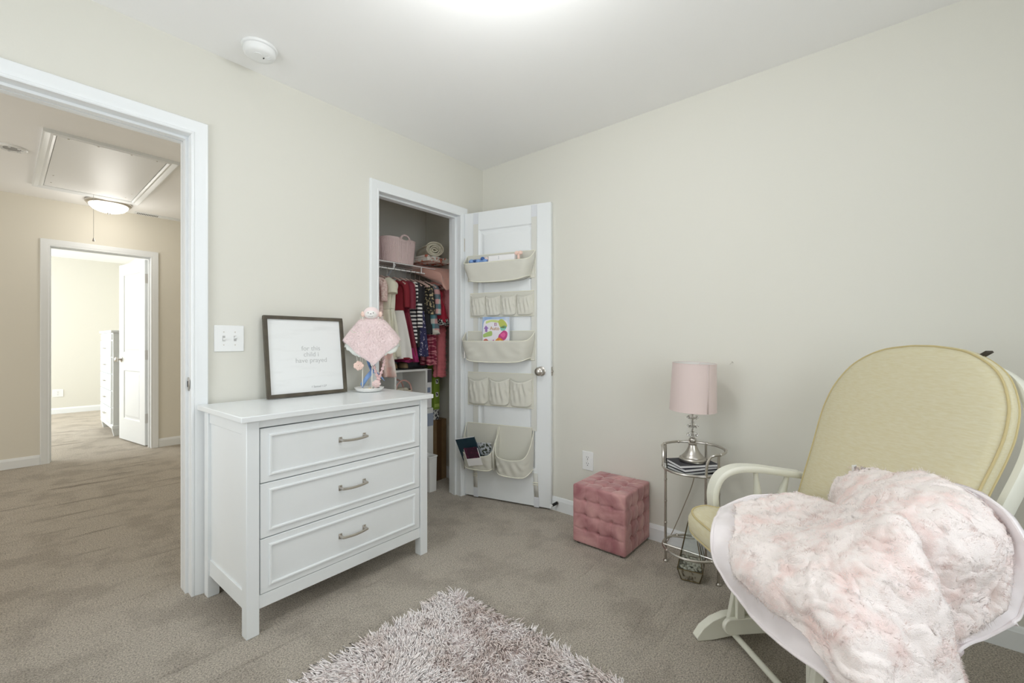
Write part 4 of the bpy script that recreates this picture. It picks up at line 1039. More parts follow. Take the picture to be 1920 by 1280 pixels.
def border(i, j):       # satin border zones in grid index space
    a = i/NU*(len(CP)-1); b_ = j/NV*(len(CP[0])-1)
    if a < .75 + .10*math.sin(b_*2): return True                      # left hem
    if b_ < .42 - .30*max(0, min(1, (a-1.6)/1.6)) and a < 2.9: return True          # far hem on the seat
    if a > 7.95 - .10*math.sin(b_*1.7) and b_ > .55: return True       # right hem
    if b_ > 4.9 - .25*max(0, (a-5)/4) and a > 5.1: return True     # lower right hem
    return False
PS = []
for i in range(NU+1):
    row = []
    for j in range(NV+1):
        p = SF[i][j]; n_ = NS[i][j]*sgn_
        if border(i, j): d = .003*mnoise.noise(p*28) + .0035*mnoise.noise(Vector((p.x*14, p.y*14, p.z*10+5)))
        else:
            q = p + Vector((mnoise.noise(p*22), mnoise.noise(p*22+Vector((5, 5, 5))), mnoise.noise(p*22+Vector((9, 1, 3)))))*.022
            d = .006 + .010*mnoise.noise(p*15) + .0060*(1-2*abs(mnoise.noise(q*28+Vector((3, 1, 7))))) + .0014*(1-2*abs(mnoise.noise(q*70))) + .009*mnoise.noise(p*7+Vector((9, 2, 4)))
        row.append(p + n_*d)
    PS.append(row)
PLUSH = fibre('pale_pink_plush_pile', (.97, .92, .905), ((.98, .88, .86), 16, 4, .38, .54))
PBASE = mat('blush_plush_backing', (.94, .86, .84), .9, sheen=.3, var=((.90, .72, .69), 14, 4, .50, .68), bump=(420, .6, .003))
BSAT = mat('pale_pink_satin_border', (.88, .83, .85), .42, sheen=.3, bump=(30, .15, .003))
mi = M(); mb_ = M()
mi.v = [tuple(p) for r in PS for p in r]; mb_.v = list(mi.v)
for i in range(NU):
    for j in range(NV):
        f = (i*(NV+1)+j, (i+1)*(NV+1)+j, (i+1)*(NV+1)+j+1, i*(NV+1)+j+1)
        (mb_ if border(i, j) else mi).f.append(f)
def clean(m):
    used = sorted({k for f in m.f for k in f}); mp = {k: n for n, k in enumerate(used)}
    m.v = [m.v[k] for k in used]; m.f = [tuple(mp[k] for k in f) for f in m.f]
    return m
def localise(o, t): o.matrix_parent_inverse = Matrix.Translation(t.location).inverted(); return o
ob = clean(mi).build('plush_field', PBASE, BL, ang=180); localise(ob, BL)
md = ob.modifiers.new('s', 'SOLIDIFY'); md.thickness = .010; md.offset = -1*sgn_
ob = clean(mb_).build('satin_border', BSAT, BL, ang=180); localise(ob, BL)
md = ob.modifiers.new('s', 'SOLIDIFY'); md.thickness = .012; md.offset = -1*sgn_
A, B, C_ = tris_of(PS, lambda i, j: not border(i, j))
if sgn_ < 0: B, C_ = C_, B
fz = fluffy('plush_pile', None, None, 150000, .0135, .0006, BL, 11, (A, B, C_), mtl=PLUSH, jitter=1.0, gravity=-.1, swirl=30, segs=2, up=.62)
fz['kind'] = 'stuff'; localise(fz, BL)
# fuzzy edge along the whole rim
rim = [PS[i][0] for i in range(NU+1)] + [PS[NU][j] for j in range(1, NV+1)] + [PS[i][NV] for i in range(NU-1, -1, -1)] + [PS[0][j] for j in range(NV-1, 0, -1)]
# piping along the rim so the hem reads thick
cl = M().tube(rim, .0045, 8, closed=True).build('hem_roll', BSAT, BL); localise(cl, BL)
# sewn label at the top edge of the right fold
tg = Matrix.Translation(PS[int(NU*8.80/9)][0] + Vector((0, 0, -.004)))
tgp = M().box(-.024, .024, -.0007, .0007, 0, .020)
tl = tg @ Matrix.Rotation(math.radians(-50), 4, 'Z') @ Matrix.Rotation(-.1, 4, 'Y')
o = tgp.xf(tl).build('sewn_label', mat('white_label', (.78, .80, .78), .6), BL); localise(o, BL)
lt = text_mesh('label_text', 'thanor', .0125, mat('label_ink', (.12, .12, .16), .7), BL, tl @ Matrix.Translation((0, -.0012, .007)) @ Matrix.Rotation(PI/2, 4, 'X')); localise(lt, BL)

# ------------------------------------------------------------------ shaggy rug
RX0, RX1, RY0, RY1 = -2.28, -1.085, -2.28, -.875
RG = thing('rug', 'pale pink long pile shaggy rug on the carpet', 'rug', ((RX0+RX1)/2, (RY0+RY1)/2, 0))
RUGM = bpy.data.materials.new('pink_shag_yarn'); RUGM.use_nodes = True
nt = RUGM.node_tree; b = nt.nodes['Principled BSDF']; b.inputs['Roughness'].default_value = .7; b.inputs['Specular IOR Level'].default_value = .2
g = nt.nodes.new('ShaderNodeNewGeometry'); r1 = nt.nodes.new('ShaderNodeValToRGB')
r1.color_ramp.elements[0].color = (.84, .745, .73, 1); r1.color_ramp.elements[1].color = (.97, .925, .92, 1); r1.color_ramp.elements[1].position = .6
nt.links.new(g.outputs['Random Per Island'], r1.inputs[0])
n1 = nt.nodes.new('ShaderNodeTexNoise'); n1.inputs['Scale'].default_value = 9; n1.inputs['Detail'].default_value = 4; tc = nt.nodes.new('ShaderNodeTexCoord'); nt.links.new(tc.outputs['Object'], n1.inputs[0])
r2 = nt.nodes.new('ShaderNodeValToRGB'); r2.color_ramp.elements[0].position = .38; r2.color_ramp.elements[0].color = (.70, .60, .54, 1); r2.color_ramp.elements[1].position = .50; r2.color_ramp.elements[1].color = (1, 1, 1, 1)
nt.links.new(n1.outputs['Fac'], r2.inputs[0])
mx = nt.nodes.new('ShaderNodeMix'); mx.data_type = 'RGBA'; mx.blend_type = 'MULTIPLY'; mx.inputs[0].default_value = .45
nt.links.new(r1.outputs[0], mx.inputs[6]); nt.links.new(r2.outputs[0], mx.inputs[7]); nt.links.new(mx.outputs[2], b.inputs['Base Color'])
tr = nt.nodes.new('ShaderNodeBsdfTranslucent'); ms = nt.nodes.new('ShaderNodeMixShader'); ms.inputs[0].default_value = 0.0
nt.links.new(mx.outputs[2], tr.inputs[0]); nt.links.new(b.outputs[0], ms.inputs[1]); nt.links.new(tr.outputs[0], ms.inputs[2]); nt.links.new(ms.outputs[0], nt.nodes['Material Output'].inputs[0])
hx_, hy_ = (RX1-RX0)/2, (RY1-RY0)/2
M().box(-hx_+.01, hx_-.01, -hy_+.01, hy_-.01, .001, .008).build('backing', mat('rug_backing', (.34, .25, .22), .95), RG)
def shag(n, seed):
    rs = np.random.RandomState(seed)
    # yarn tufts: clustered roots with a shared lean
    nt_ = n//5
    tx = rs.uniform(-hx_+.012, hx_-.012, nt_); ty = rs.uniform(-hy_+.012, hy_-.012, nt_)
    lx = .55*np.sin(tx*9+1.5*np.sin(ty*7)) + .25*rs.randn(nt_); ly = .55*np.cos(ty*8+1.7*np.sin(tx*6)) + .25*rs.randn(nt_) 
    k = np.repeat(np.arange(nt_), 5); N_ = len(k)
    x = tx[k] + rs.randn(N_)*.004; y = ty[k] + rs.randn(N_)*.004
    dx = 1.25*lx[k] + rs.randn(N_)*.22; dy = 1.25*ly[k] + rs.randn(N_)*.22
    edge = np.minimum.reduce([hx_-np.abs(x), hy_-np.abs(y)])
    ox = np.where(hx_-np.abs(x) < .03, np.sign(x)*.5, 0); oy = np.where(hy_-np.abs(y) < .03, np.sign(y)*.5, 0)
    dx += ox; dy += oy
    L_ = .050*(.75+.5*rs.rand(N_)); L_ = L_*np.where(edge < .02, .75, 1)
    r0 = .0021*(.8+.4*rs.rand(N_))
    rings = []; segs = 4; ph = rs.rand(N_)*6.28
    wx, wy = -dy, dx
    for q in range(segs+1):
        f = q/segs
        hor = L_*(.30*f + .55*f*f); zz = .010 + L_*(.92*f - .42*f*f)
        mag = np.sqrt(dx*dx+dy*dy)+1e-6; dn_ = np.minimum(mag, 1.1)/mag
        cx_ = x + dx*dn_*hor + .0025*np.sin(ph+f*5)*f; cy_ = y + dy*dn_*hor + .0025*np.cos(ph+f*5)*f
        zz = zz*(1.12-.28*np.minimum(mag, 1.1))
        rr = r0*(1 if q < segs else .35)*(.9 if q == 0 else 1)
        for j in range(3):
            a = 2*PI*j/3 + ph
            rings.append(np.stack([cx_ + rr*np.cos(a), cy_ + rr*np.sin(a)*1.0, zz + rr*.6*np.sin(a+1)], 1))
    V = np.stack(rings, 1); base = (np.arange(N_)*3*(segs+1))[:, None, None]; fc = []
    for q in range(segs):
        for j in range(3): fc.append((3*q+j, 3*q+(j+1) % 3, 3*q+3+(j+1) % 3, 3*q+3+j))
    return V.reshape(-1, 3), (base + np.array(fc)[None]).reshape(-1, 4)
V, Fq = shag(42000, 4)
nb = 150; PB = [[(-hx_+.014 + (2*hx_-.028)*i/nb, -hy_+.014 + (2*hy_-.028)*j/nb, (.003 if i in (0, nb) or j in (0, nb) else .012 + .006*mnoise.noise(Vector((i*.31, j*.31, 2))))) for j in range(nb+1)] for i in range(nb+1)]
M().grid(PB).build('pile_base', RUGM, RG)
o = big_mesh('shag_pile', V, Fq, 4, RUGM, RG); o['kind'] = 'stuff'
# ------------------------------------------------------------------ closet: wire shelf
WIRE = mat('white_coated_wire', (.80, .80, .79), .35)
SH = thing('wire_shelf', 'white wire closet shelf with a hang rail lip', 'shelf', (-.605, .38, 1.655))
m = M().tube([(-.60, 0, 0), (.60, 0, 0)], .0055, 10).build('hang_rail', WIRE, SH)
M().tube([(-.60, .0, .047), (.60, .0, .047)], .004, 10).build('front_bar', WIRE, SH)
for x in (-.45, -.205, .065, .315, .52): M().box(x-.004, x+.004, -.003, .003, 0, .047).build('lip_tie', WIRE, SH)
m = M()
for k in range(48): x = -.595 + k*.0253; m.tube([(x, 0, .047), (x, .305, .047)], .0016, 6)
m.tube([(-.6, .15, .045), (.6, .15, .045)], .0025, 6).tube([(-.6, .304, .045), (.6, .304, .045)], .003, 6); m.build('deck_wires', WIRE, SH)
for x in (.08, -.40): M().box(x-.006, x+.006, -.004, .004, 0, .345).xf(Matrix.Translation((0, .005, .035)) @ Matrix.Translation((x, 0, 0)) @ Matrix.Rotation(math.radians(-128), 4, 'X') @ Matrix.Translation((-x, 0, 0))).build('support_brace', mat('pale_brace', (.62, .66, .68), .4), SH)

# knitted baskets
KN = mat('blush_knit_plastic', (.72, .57, .56), .6)
def basket(loc, rz, label):
    t = thing('knit_basket', label, 'basket', loc, rz, 'knitted baskets on the wire shelf')
    nu, nv = 264, 54; P = []; HB = .185
    for j in range(nv+1):
        v = j/nv; row = []
        for i in range(nu):
            a = 2*PI*i/nu; c, s = superell(a, 3.4)
            hx, hy = .128+.020*v, .086+.012*v
            rib = abs(math.sin(a*33)); kn = abs(math.sin(v*PI*17 + (math.floor(i*66/nu) % 2)*PI/2))
            d = .0052*rib*(.25+.75*kn) if v < .92 else .0040
            n_ = Vector((c*abs(c)**.4, s*abs(s)**.4, 0)).normalized() if abs(c)+abs(s) > 0 else Vector((1, 0, 0))
            hgt = HB*v
            if v > .8 and s < 0: hgt += -.012*math.exp(-((c*hx)/.032)**4)*((v-.8)/.2)
            row.append((c*hx + n_.x*d, s*hy + n_.y*d, .004+hgt))
        P.append(row)
    m = M().grid(P, closev=True); m.f.append(tuple(range(nu))[::-1]); m.build('knit_body', KN, t, solid=.003, ang=70)
    for s in (-1, 1):
        pts = [Vector((.044*math.cos(q), s*(.104+.004*math.sin(q)), HB-.008 + .034*math.sin(q))) for q in [PI*i/14 for i in range(15)]]
        M().tube(pts, .0075, 10).build('handle', KN, t)
    return t
b1 = basket((-.455, .480, 1.706), .12, 'blush knitted basket, fully visible on the wire shelf')
b2 = basket((-.790, .475, 1.706), -.05, 'blush knitted basket cut off by the left side of the closet opening')

# rolled fleece, folded quilt and coral blanket on the shelf
FLE = mat('cream_fleece', (.66, .62, .49), .95, sheen=.4, bump=(90, .6, .004))
t = thing('rolled_blanket', 'cream fleece blanket rolled up on top of the shelf pile', 'blanket', (-.125, .48, 1.794), math.radians(-22))
sp = [((.010+.0115*a/ (2*PI)*1.0)*math.cos(a)*1.25, (.010+.0115*a/(2*PI))*math.sin(a)*.98 + .060) for a in [i*.16 for i in range(175)]]
m = M(); P = [[(x, y + .0, z + .004*math.sin(i*.11+y*20)) for y in (-.135, -.12, -.06, 0, .06, .12, .135)] for i, (x, z) in enumerate(sp)]
m.grid(P).build('rolled_cloth', FLE, t, solid=.0095, ang=180)
QU = mat('floral_quilt', (.78, .76, .70), .85, bump=(60, .5, .004), var=((.62, .20, .13), 26, 3, .52, .60))
nt = QU.node_tree; 
def folded(name, label, mt, loc, rz, w_, d_, th, layers, seed, cat='blanket', droop=0, part='folded_cloth'):
    t = thing(name, label, cat, loc, rz)
    rr = random.Random(seed)
    for l in range(layers):
        nu = 24; P = []
        ox, oy = rr.uniform(-.008, .008), rr.uniform(-.010, .006)
        prof = []
        z0 = l*th/layers; hh = th/layers*.48
        for a in [PI/2 + PI*i/10 for i in range(11)]: prof.append((-d_/2+hh + hh*math.cos(a), z0+hh + hh*math.sin(a)))
        for a in [-PI/2 + PI*i/10 for i in range(11)]: prof.append((d_/2-hh + hh*math.cos(a), z0+hh + hh*math.sin(a)))
        for i in range(nu+1):
            x = -w_/2 + w_*i/nu; row = []
            for k, (y, z) in enumerate(prof):
                dr = -droop*max(0, (-y - d_*.02)/(d_/2))**2*(.75+.25*math.sin(i*.3))
                row.append((x+ox + .003*math.sin(k+i), y+oy + .006*math.sin(i*.5+l*2), z + .004*math.sin(i*.6+k*.4+l) + dr))
            P.append(row)
        m = M().grid(P, closev=True); n_ = len(prof); q = len(m.v); m.f.append(tuple(range(n_))[::-1]); m.f.append(tuple(q-n_+i for i in range(n_)))
        m.build(part, mt, t, ang=70)
    return t
folded('folded_quilt', 'floral patterned white quilt folded beneath the cream fleece roll', QU, (-.140, .500, 1.758), .03, .25, .30, .040, 3, 4)
CORAL = mat('coral_pink_fleece', (.72, .42, .35), .9, sheen=.4, bump=(120, .4, .002))
folded('folded_blanket', 'coral pink blanket folded at the bottom of the pile and sagging over the shelf front', CORAL, (-.132, .415, 1.706), .02, .25, .47, .062, 1, 7, droop=.23)
folded('folded_blanket', 'thin coral cloth fold under the sagging coral blanket', mat('coral_cloth_dark', (.58, .26, .22), .9, sheen=.3), (-.115, .300, 1.560), -.04, .20, .10, .030, 2, 9)

# ------------------------------------------------------------------ hangers and garments
HNG = mat('blush_hanger', (.66, .47, .42), .5); HOOK = mat('hanger_hook_steel', (.6, .6, .6), .25, 1.0)
RX, RZ = .38, 1.655
def SHF(x): return x - .045 - .033*(x+.665)
def hanger(x, label, rz=0, group='blush hangers on the closet rail', w_=.135):
    """local x across the rail = world Y"""
    x = SHF(x)
    t = thing('clothes_hanger', label, 'hanger', (x, RX, RZ), PI/2 + rz, group)
    hk = [(-.0095*math.cos(a), 0, .0005 + .0095*math.sin(a)) for a in [-.3 + 3.5*i/12 for i in range(13)]]
    hk = hk[::-1]
    pts = [Vector(p) for p in hk] + [Vector((.009, 0, -.015)), Vector((0, 0, -.028)), Vector((0, 0, -.062))] if False else [Vector(p) for p in hk][::-1]
    pts = smoothline([pts[-1], pts[-4], pts[6], pts[3], pts[0], (.004*-1, 0, -.018), (0, 0, -.030), (0, 0, -.066)], 5)
    M().tube(pts, .0017, 6).build('hook', HOOK, t)
    a = smoothline([(-w_, 0, -.118), (-w_*.75, 0, -.102), (-w_*.3, 0, -.075), (0, 0, -.062), (w_*.3, 0, -.075), (w_*.75, 0, -.102), (w_, 0, -.118)], 4)
    m = M().tube(a, .0055, 10, flat=(1, .8)); m.tube([(-w_+.004, 0, -.12), (w_-.004, 0, -.12)], .003, 8)
    m.build('shoulder_bar', HNG, t); return t
def pattern(name, kind, c1, c2, s, rough=.8, sheen=.2, c3=None):
    m = mat(name, c1, rough, sheen=sheen); nt = m.node_tree; N = nt.nodes; L = nt.links; b = N['Principled BSDF']
    tc = N.new('ShaderNodeTexCoord')
    w_ = N.new('ShaderNodeTexWave'); w_.inputs['Scale'].default_value = s; w_.wave_type = 'BANDS'; w_.bands_direction = 'Z'
    L.new(tc.outputs['Object'], w_.inputs[0]); r = N.new('ShaderNodeValToRGB'); r.color_ramp.interpolation = 'CONSTANT'
    r.color_ramp.elements[0].color = (*c1, 1); r.color_ramp.elements[1].color = (*c2, 1); r.color_ramp.elements[1].position = .5
    L.new(w_.outputs['Fac'], r.inputs[0]); L.new(r.outputs[0], b.inputs['Base Color'])
    if kind == 'plaid':
        w2_ = N.new('ShaderNodeTexWave'); w2_.inputs['Scale'].default_value = s*.9; w2_.bands_direction = 'X'; L.new(tc.outputs['Object'], w2_.inputs[0])
        r2 = N.new('ShaderNodeValToRGB'); r2.color_ramp.interpolation = 'CONSTANT'; r2.color_ramp.elements[0].color = (*c1, 1); r2.color_ramp.elements[1].color = (*c3, 1); r2.color_ramp.elements[1].position = .6
        L.new(w2_.outputs['Fac'], r2.inputs[0]); x = N.new('ShaderNodeMix'); x.data_type = 'RGBA'; x.blend_type = 'MULTIPLY'; x.inputs[0].default_value = .9
        L.new(r.outputs[0], x.inputs[6]); L.new(r2.outputs[0], x.inputs[7]); L.new(x.outputs[2], b.inputs['Base Color'])
    return m
def tube_loft(prof, nth=48, flute=0, nf=9, seed=0, ruff=None, twist=0):
    """prof: (z, halfwidth, halfthick); local x across"""
    P = []
    for k, (z, a, b) in enumerate(prof):
        f = k/(len(prof)-1); row = []
        for i in range(nth):
            q = 2*PI*i/nth
            fl = 1 + flute*f*math.sin(nf*q + seed + math.sin(q*2+seed)*1.2)
            rr = 1 + (ruff[0]*((z*ruff[1]) % 1) if ruff else 0)
            x = a*math.cos(q)*(1 + (fl-1)*.3)*rr; y = b*math.sin(q)*fl*rr*(1.25 if ruff else 1)
            row.append((x, y, z + (.004*math.sin(nf*q+seed) if k == len(prof)-1 else 0)))
        P.append(row)
    return M().grid(P, closev=True)
def interp(prof, n):
    P_ = [Vector(p) for p in prof]; return [tuple(crom(P_, i/n*(len(P_)-1))) for i in range(n+1)]
def garment(name, label, cat, x, L_, w0, w1, w2, parts, rz=0, sleeve=None, flute=.5, y_off=0, group=None, hem=None, nf=9, seed=1, collar=None, ruff=None, th=(.018, .030, .045), top=-.082, skirt=.38):
    top -= .016; L_ += .014; x = SHF(x)
    t = thing(name, label, cat, (x, RX+y_off, RZ), PI/2 + rz, group)
    sh_ = top
    bod, skt = parts
    pb = [(sh_+.012, .032, .012), (sh_, w0*.55, th[0]), (sh_-.022, w0*.92, th[0]*1.1), (sh_-.05, w0, th[0]*1.3), (sh_-L_*skirt*.6, w0*.93, th[1]), (sh_-L_*skirt, w1, th[1])]
    tube_loft(interp(pb, 18), flute=.12, nf=5, seed=seed).build('bodice', bod, t, solid=.003, ang=70)
    ps = [(sh_-L_*skirt+.004, w1*1.01, th[1]*1.03), (sh_-L_*(skirt+.2), w1+(w2-w1)*.45, th[1]+(th[2]-th[1])*.4), (sh_-L_*.82, w1+(w2-w1)*.85, th[2]*.95), (sh_-L_, w2, th[2])]
    pi_ = interp(ps, 46 if ruff else 20)
    tube_loft(pi_, nth=80, flute=flute, nf=nf, seed=seed, ruff=ruff).build('skirt', skt, t, solid=.0025, ang=80)
    if hem:
        hh = hem[1]; a = ps[-1]
        tube_loft([(a[0]+hh, w2*(1-.02)*1.012, th[2]*1.03), (a[0]-.002, w2*1.02, th[2]*1.05)], nth=80, flute=flute, nf=nf, seed=seed).build('hem_band', hem[0], t, solid=.003)
    if sleeve:
        sl, r0, r1, sm_, sp_ = sleeve
        for s in (-1, 1):
            pts = smoothline([(s*w0*.72, 0, sh_-.012), (s*(w0*.98), 0, sh_-.028), (s*(w0+sp_*.6), 0, sh_-.028-sl*.35), (s*(w0+sp_), .004, sh_-.028-sl)], 6)
            n_ = len(pts); rs = [r0+(r1-r0)*i/(n_-1) for i in range(n_)]
            if ruff: rs = [r*(1+.25*((i*.9) % 1)) for i, r in enumerate(rs)]
            M().tube(pts, rs, 14, flat=(1, .8), cap=True).build('sleeve', sm_, t, ang=70)
    if collar:
        pts = [(.040*math.cos(a), .014*math.sin(a), sh_+.006 - .022*abs(math.sin(a))*(1 if math.sin(a) > 0 else .3)) for a in [2*PI*i/28 for i in range(28)]]
        M().tube(pts, .0055, 8, closed=True).build('collar', collar, t)
    return t
PK = mat('dusty_pink_lace', (.58, .40, .37), .85, bump=(130, .9, .004), var=((.72, .58, .53), 70, 4, .45, .6))
TUL = mat('ivory_pink_tulle', (.76, .68, .63), .85, bump=(70, .6, .004), var=((.70, .47, .42), 9, 3, .5, .62))
CR = mat('cream_cotton', (.68, .65, .53), .85, bump=(60, .5, .003)); CR2 = mat('ivory_pleated', (.72, .70, .60), .8, bump=(60, .4, .003, (4, 4, .3)))
RED = mat('dark_red_knit', (.21, .012, .022), .8, bump=(220, .5, .002)); WSK = mat('white_skirt_linen', (.70, .68, .65), .8)
VRD = mat('burgundy_velvet', (.16, .008, .025), .6, sheen=.2); MAG = mat('magenta_hem', (.32, .02, .12), .7)
STR = pattern('black_white_stripes', 'stripe', (.02, .02, .025), (.75, .73, .70), 11.5)
BLK = mat('black_cotton', (.018, .017, .02), .8); NVY = mat('navy_print', (.03, .03, .09), .8, var=((.45, .42, .5), 60, 2, .6, .64))
BGO = mat('black_gold_print', (.02, .018, .016), .7, var=((.42, .34, .2), 55, 3, .53, .58))
PLD = pattern('teal_red_plaid', 'plaid', (.74, .73, .70), (.16, .38, .44), 4.2, c3=(.72, .36, .36))
FLC = mat('oatmeal_fleece', (.62, .58, .50), .95, bump=(140, .8, .004))
RDC = mat('red_wool', (.36, .018, .04), .85, bump=(200, .6, .002)); CRO = mat('white_black_crochet', (.66, .64, .60), .9, var=((.03, .03, .03), 80, 3, .46, .5), bump=(90, 1, .005))
COR = mat('coral_ruffle', (.64, .18, .20), .9, sheen=.3, bump=(80, .7, .004)); COP = mat('pink_plush_jacket', (.68, .26, .28), .95, sheen=.4, bump=(110, 1, .006))
BUR = mat('burgundy_pink_ruffle', (.22, .02, .05), .8, var=((.60, .22, .25), 16, 2, .5, .56, (1, 1, 5)), bump=(90, .8, .004))
PRL = mat('pearl_trim', (.78, .72, .66), .3)
HG = [(-.735, 'behind the pink lace dress, half hidden by the closet casing'), (-.665, 'above the dusty pink lace dress'), (-.605, 'above the cream dress'), (-.548, 'above the ivory pleated dress'), (-.487, 'above the red and white dress'), (-.432, 'above the burgundy velvet dress'), (-.382, 'above the striped top'), (-.338, 'above the black dress'), (-.292, 'above the navy print dress'), (-.248, 'above the black and gold top'), (-.196, 'above the plaid jacket'), (-.130, 'above the red crochet trimmed poncho'), (-.062, 'above the coral plush jacket')]
h0 = hanger(HG[0][0], 'blush hanger ' + HG[0][1])
for k, (x, l) in enumerate(HG[1:]):
    c = copy_tree(h0); c.location = (SHF(x), RX, RZ); c.rotation_euler = (0, 0, PI/2 + .12*math.sin(k*2.1)); c['label'] = 'blush hanger ' + l
G_ = "children's clothes hanging on the closet rail"
garment('lace_dress', 'dusty pink lace dress with tulle skirt, leftmost in the closet', 'dress', -.665, .66, .105, .095, .20, (PK, TUL), .10, (.13, .034, .024, PK, .02), .5, nf=7, seed=2, group=G_, th=(.018, .03, .055))
garment('lace_dress', 'pale pink dress behind the dusty lace dress at the closet casing', 'dress', -.735, .55, .11, .10, .17, (mat('pale_pink_cotton', (.66, .50, .47), .85), TUL), -.05, (.12, .032, .024, PK, .02), .4, nf=8, seed=5, group=G_)
garment('cream_dress', 'cream dress with puffed ruffle shoulders', 'dress', -.605, .545, .115, .095, .14, (CR, CR), .10, (.07, .040, .036, CR, .022), .6, nf=8, seed=3, group=G_, collar=CR2)
garment('pleated_dress', 'ivory pleated sleeveless dress beside the cream dress', 'dress', -.548, .525, .10, .085, .13, (CR2, CR2), -.05, (.03, .026, .022, CR2, .008), .7, nf=14, seed=1, group=G_)
garment('red_white_dress', 'dress with dark red bodice and white skirt with red hem stripe', 'dress', -.487, .545, .115, .090, .155, (RED, WSK), .16, (.16, .030, .022, RED, .02), .45, nf=7, seed=4, group=G_, hem=(RED, .012), collar=WSK)
garment('velvet_dress', 'burgundy velvet dress with magenta hem and pearl waist', 'dress', -.428, .565, .120, .095, .165, (VRD, VRD), .05, (.17, .034, .026, VRD, .02), .5, nf=7, seed=6, group=G_, hem=(MAG, .10))
garment('striped_top', 'black and white striped long sleeved dress', 'dress', -.380, .44, .110, .10, .12, (STR, STR), .22, (.30, .026, .022, STR, .03), .2, nf=5, seed=7, group=G_, skirt=.5)
garment('black_dress', 'plain black dress between the striped dress and the navy print', 'dress', -.338, .46, .11, .10, .12, (BLK, BLK), -.04, (.12, .03, .026, BLK, .02), .3, nf=6, seed=8, group=G_)
garment('navy_dress', 'navy dress with small pale print behind the striped dress', 'dress', -.296, .53, .11, .10, .13, (BLK, NVY), .05, None, .35, nf=7, seed=9, group=G_)
garment('gold_print_top', 'black top with gold print beside the plaid jacket', 'top', -.248, .36, .115, .105, .12, (BGO, BLK), .12, (.20, .028, .022, BGO, .02), .2, nf=5, seed=10, group=G_, skirt=.6)
garment('plaid_jacket', 'teal and red plaid jacket with oatmeal fleece hem', 'jacket', -.196, .36, .110, .110, .13, (PLD, PLD), .25, (.20, .030, .026, PLD, .02), .2, nf=5, seed=11, group=G_, hem=(FLC, .03), collar=FLC, skirt=.6, th=(.022, .034, .040))
garment('crochet_poncho', 'red poncho with black and white crochet edge', 'poncho', -.128, .27, .115, .135, .165, (RDC, RDC), .15, None, .25, nf=6, seed=12, group=G_, hem=(CRO, .05), collar=CRO, skirt=.5, th=(.02, .03, .036), top=-.105)
garment('plush_jacket', 'coral pink plush jacket, rightmost on the closet rail', 'jacket', -.045, .30, .12, .12, .125, (COP, COP), .05, (.22, .034, .028, COP, .01), .15, nf=5, seed=13, group=G_, skirt=.6, th=(.026, .034, .036))
garment('ruffle_dress', 'burgundy and pink ruffled dress hanging below the plaid jacket', 'dress', -.162, .60, .09, .065, .075, (BUR, BUR), .1, None, .2, nf=7, seed=14, group=G_, ruff=(.16, 38), th=(.015, .022, .030))
garment('ruffle_romper', 'coral ruffled trousers reaching lowest at the right end of the rail', 'trousers', -.058, .70, .08, .055, .055, (COR, COR), .1, None, .15, nf=6, seed=15, group=G_, ruff=(.20, 34), th=(.015, .022, .030), y_off=-.02)
t = thing('tights', 'dark red child tights dangling behind the burgundy velvet dress', 'tights', (-.415, .43, RZ-.52), 0)
M().tube(smoothline([(0, 0, 0), (.004, 0, -.06), (0, .004, -.13), (.004, -.02, -.165)], 5), [.016]*6+[.012]*10, 12, flat=(1, .6)).build('leg', RED, t)
M().tube(smoothline([(.03, .02, 0), (.034, .02, -.06), (.028, .024, -.12), (.03, .0, -.150)], 5), .014, 12, flat=(1, .6)).build('leg', RED, t)
M().box(-.014, .046, -.01, .030, -.006, .10).build('waist', RED, t, bevel=.008)

# ------------------------------------------------------------------ cube organizer and what stands around it
LAM = mat('white_laminate', (.78, .78, .76), .45)
CO = thing('cube_organizer', 'white nine cube shelf unit on the closet floor', 'shelf unit', (-.262, .34, 0))
cw, ct, cdp = .29, .016, .30
for k in range(4): M().box(-k*cw-ct/2 if k else -ct, -k*cw+ct/2 if k else 0, 0, cdp, 0, .915).build('upright_panel', LAM, CO, bevel=.001)
for k in range(3):
    for j in range(4):
        z = j*.2997; M().box(-(k+1)*cw+ct/2, -k*cw-(ct/2 if k else ct), .002, cdp, z, z+ct).build('shelf_panel', LAM, CO, bevel=.001)
M().box(-3*cw, 0, cdp, cdp+.004, 0, .915).build('back_panel', LAM, CO)
DKB = mat('black_tray_plastic', (.03, .03, .03), .5)
t = thing('shoe_tray', 'black shallow tray covering the top of the cube organizer', 'tray', (-.262, .34, .9155))
M().box(-.60, -.03, .004, .24, 0, .004).box(-.60, -.03, .004, .008, 0, .010).box(-.60, -.03, .236, .24, 0, .010).box(-.60, -.596, .004, .24, 0, .010).box(-.034, -.03, .004, .24, 0, .010).build('tray', DKB, t)
TAN = mat('tan_suede', (.32, .22, .12), .8); SOLE = mat('dark_sole', (.05, .035, .025), .7)
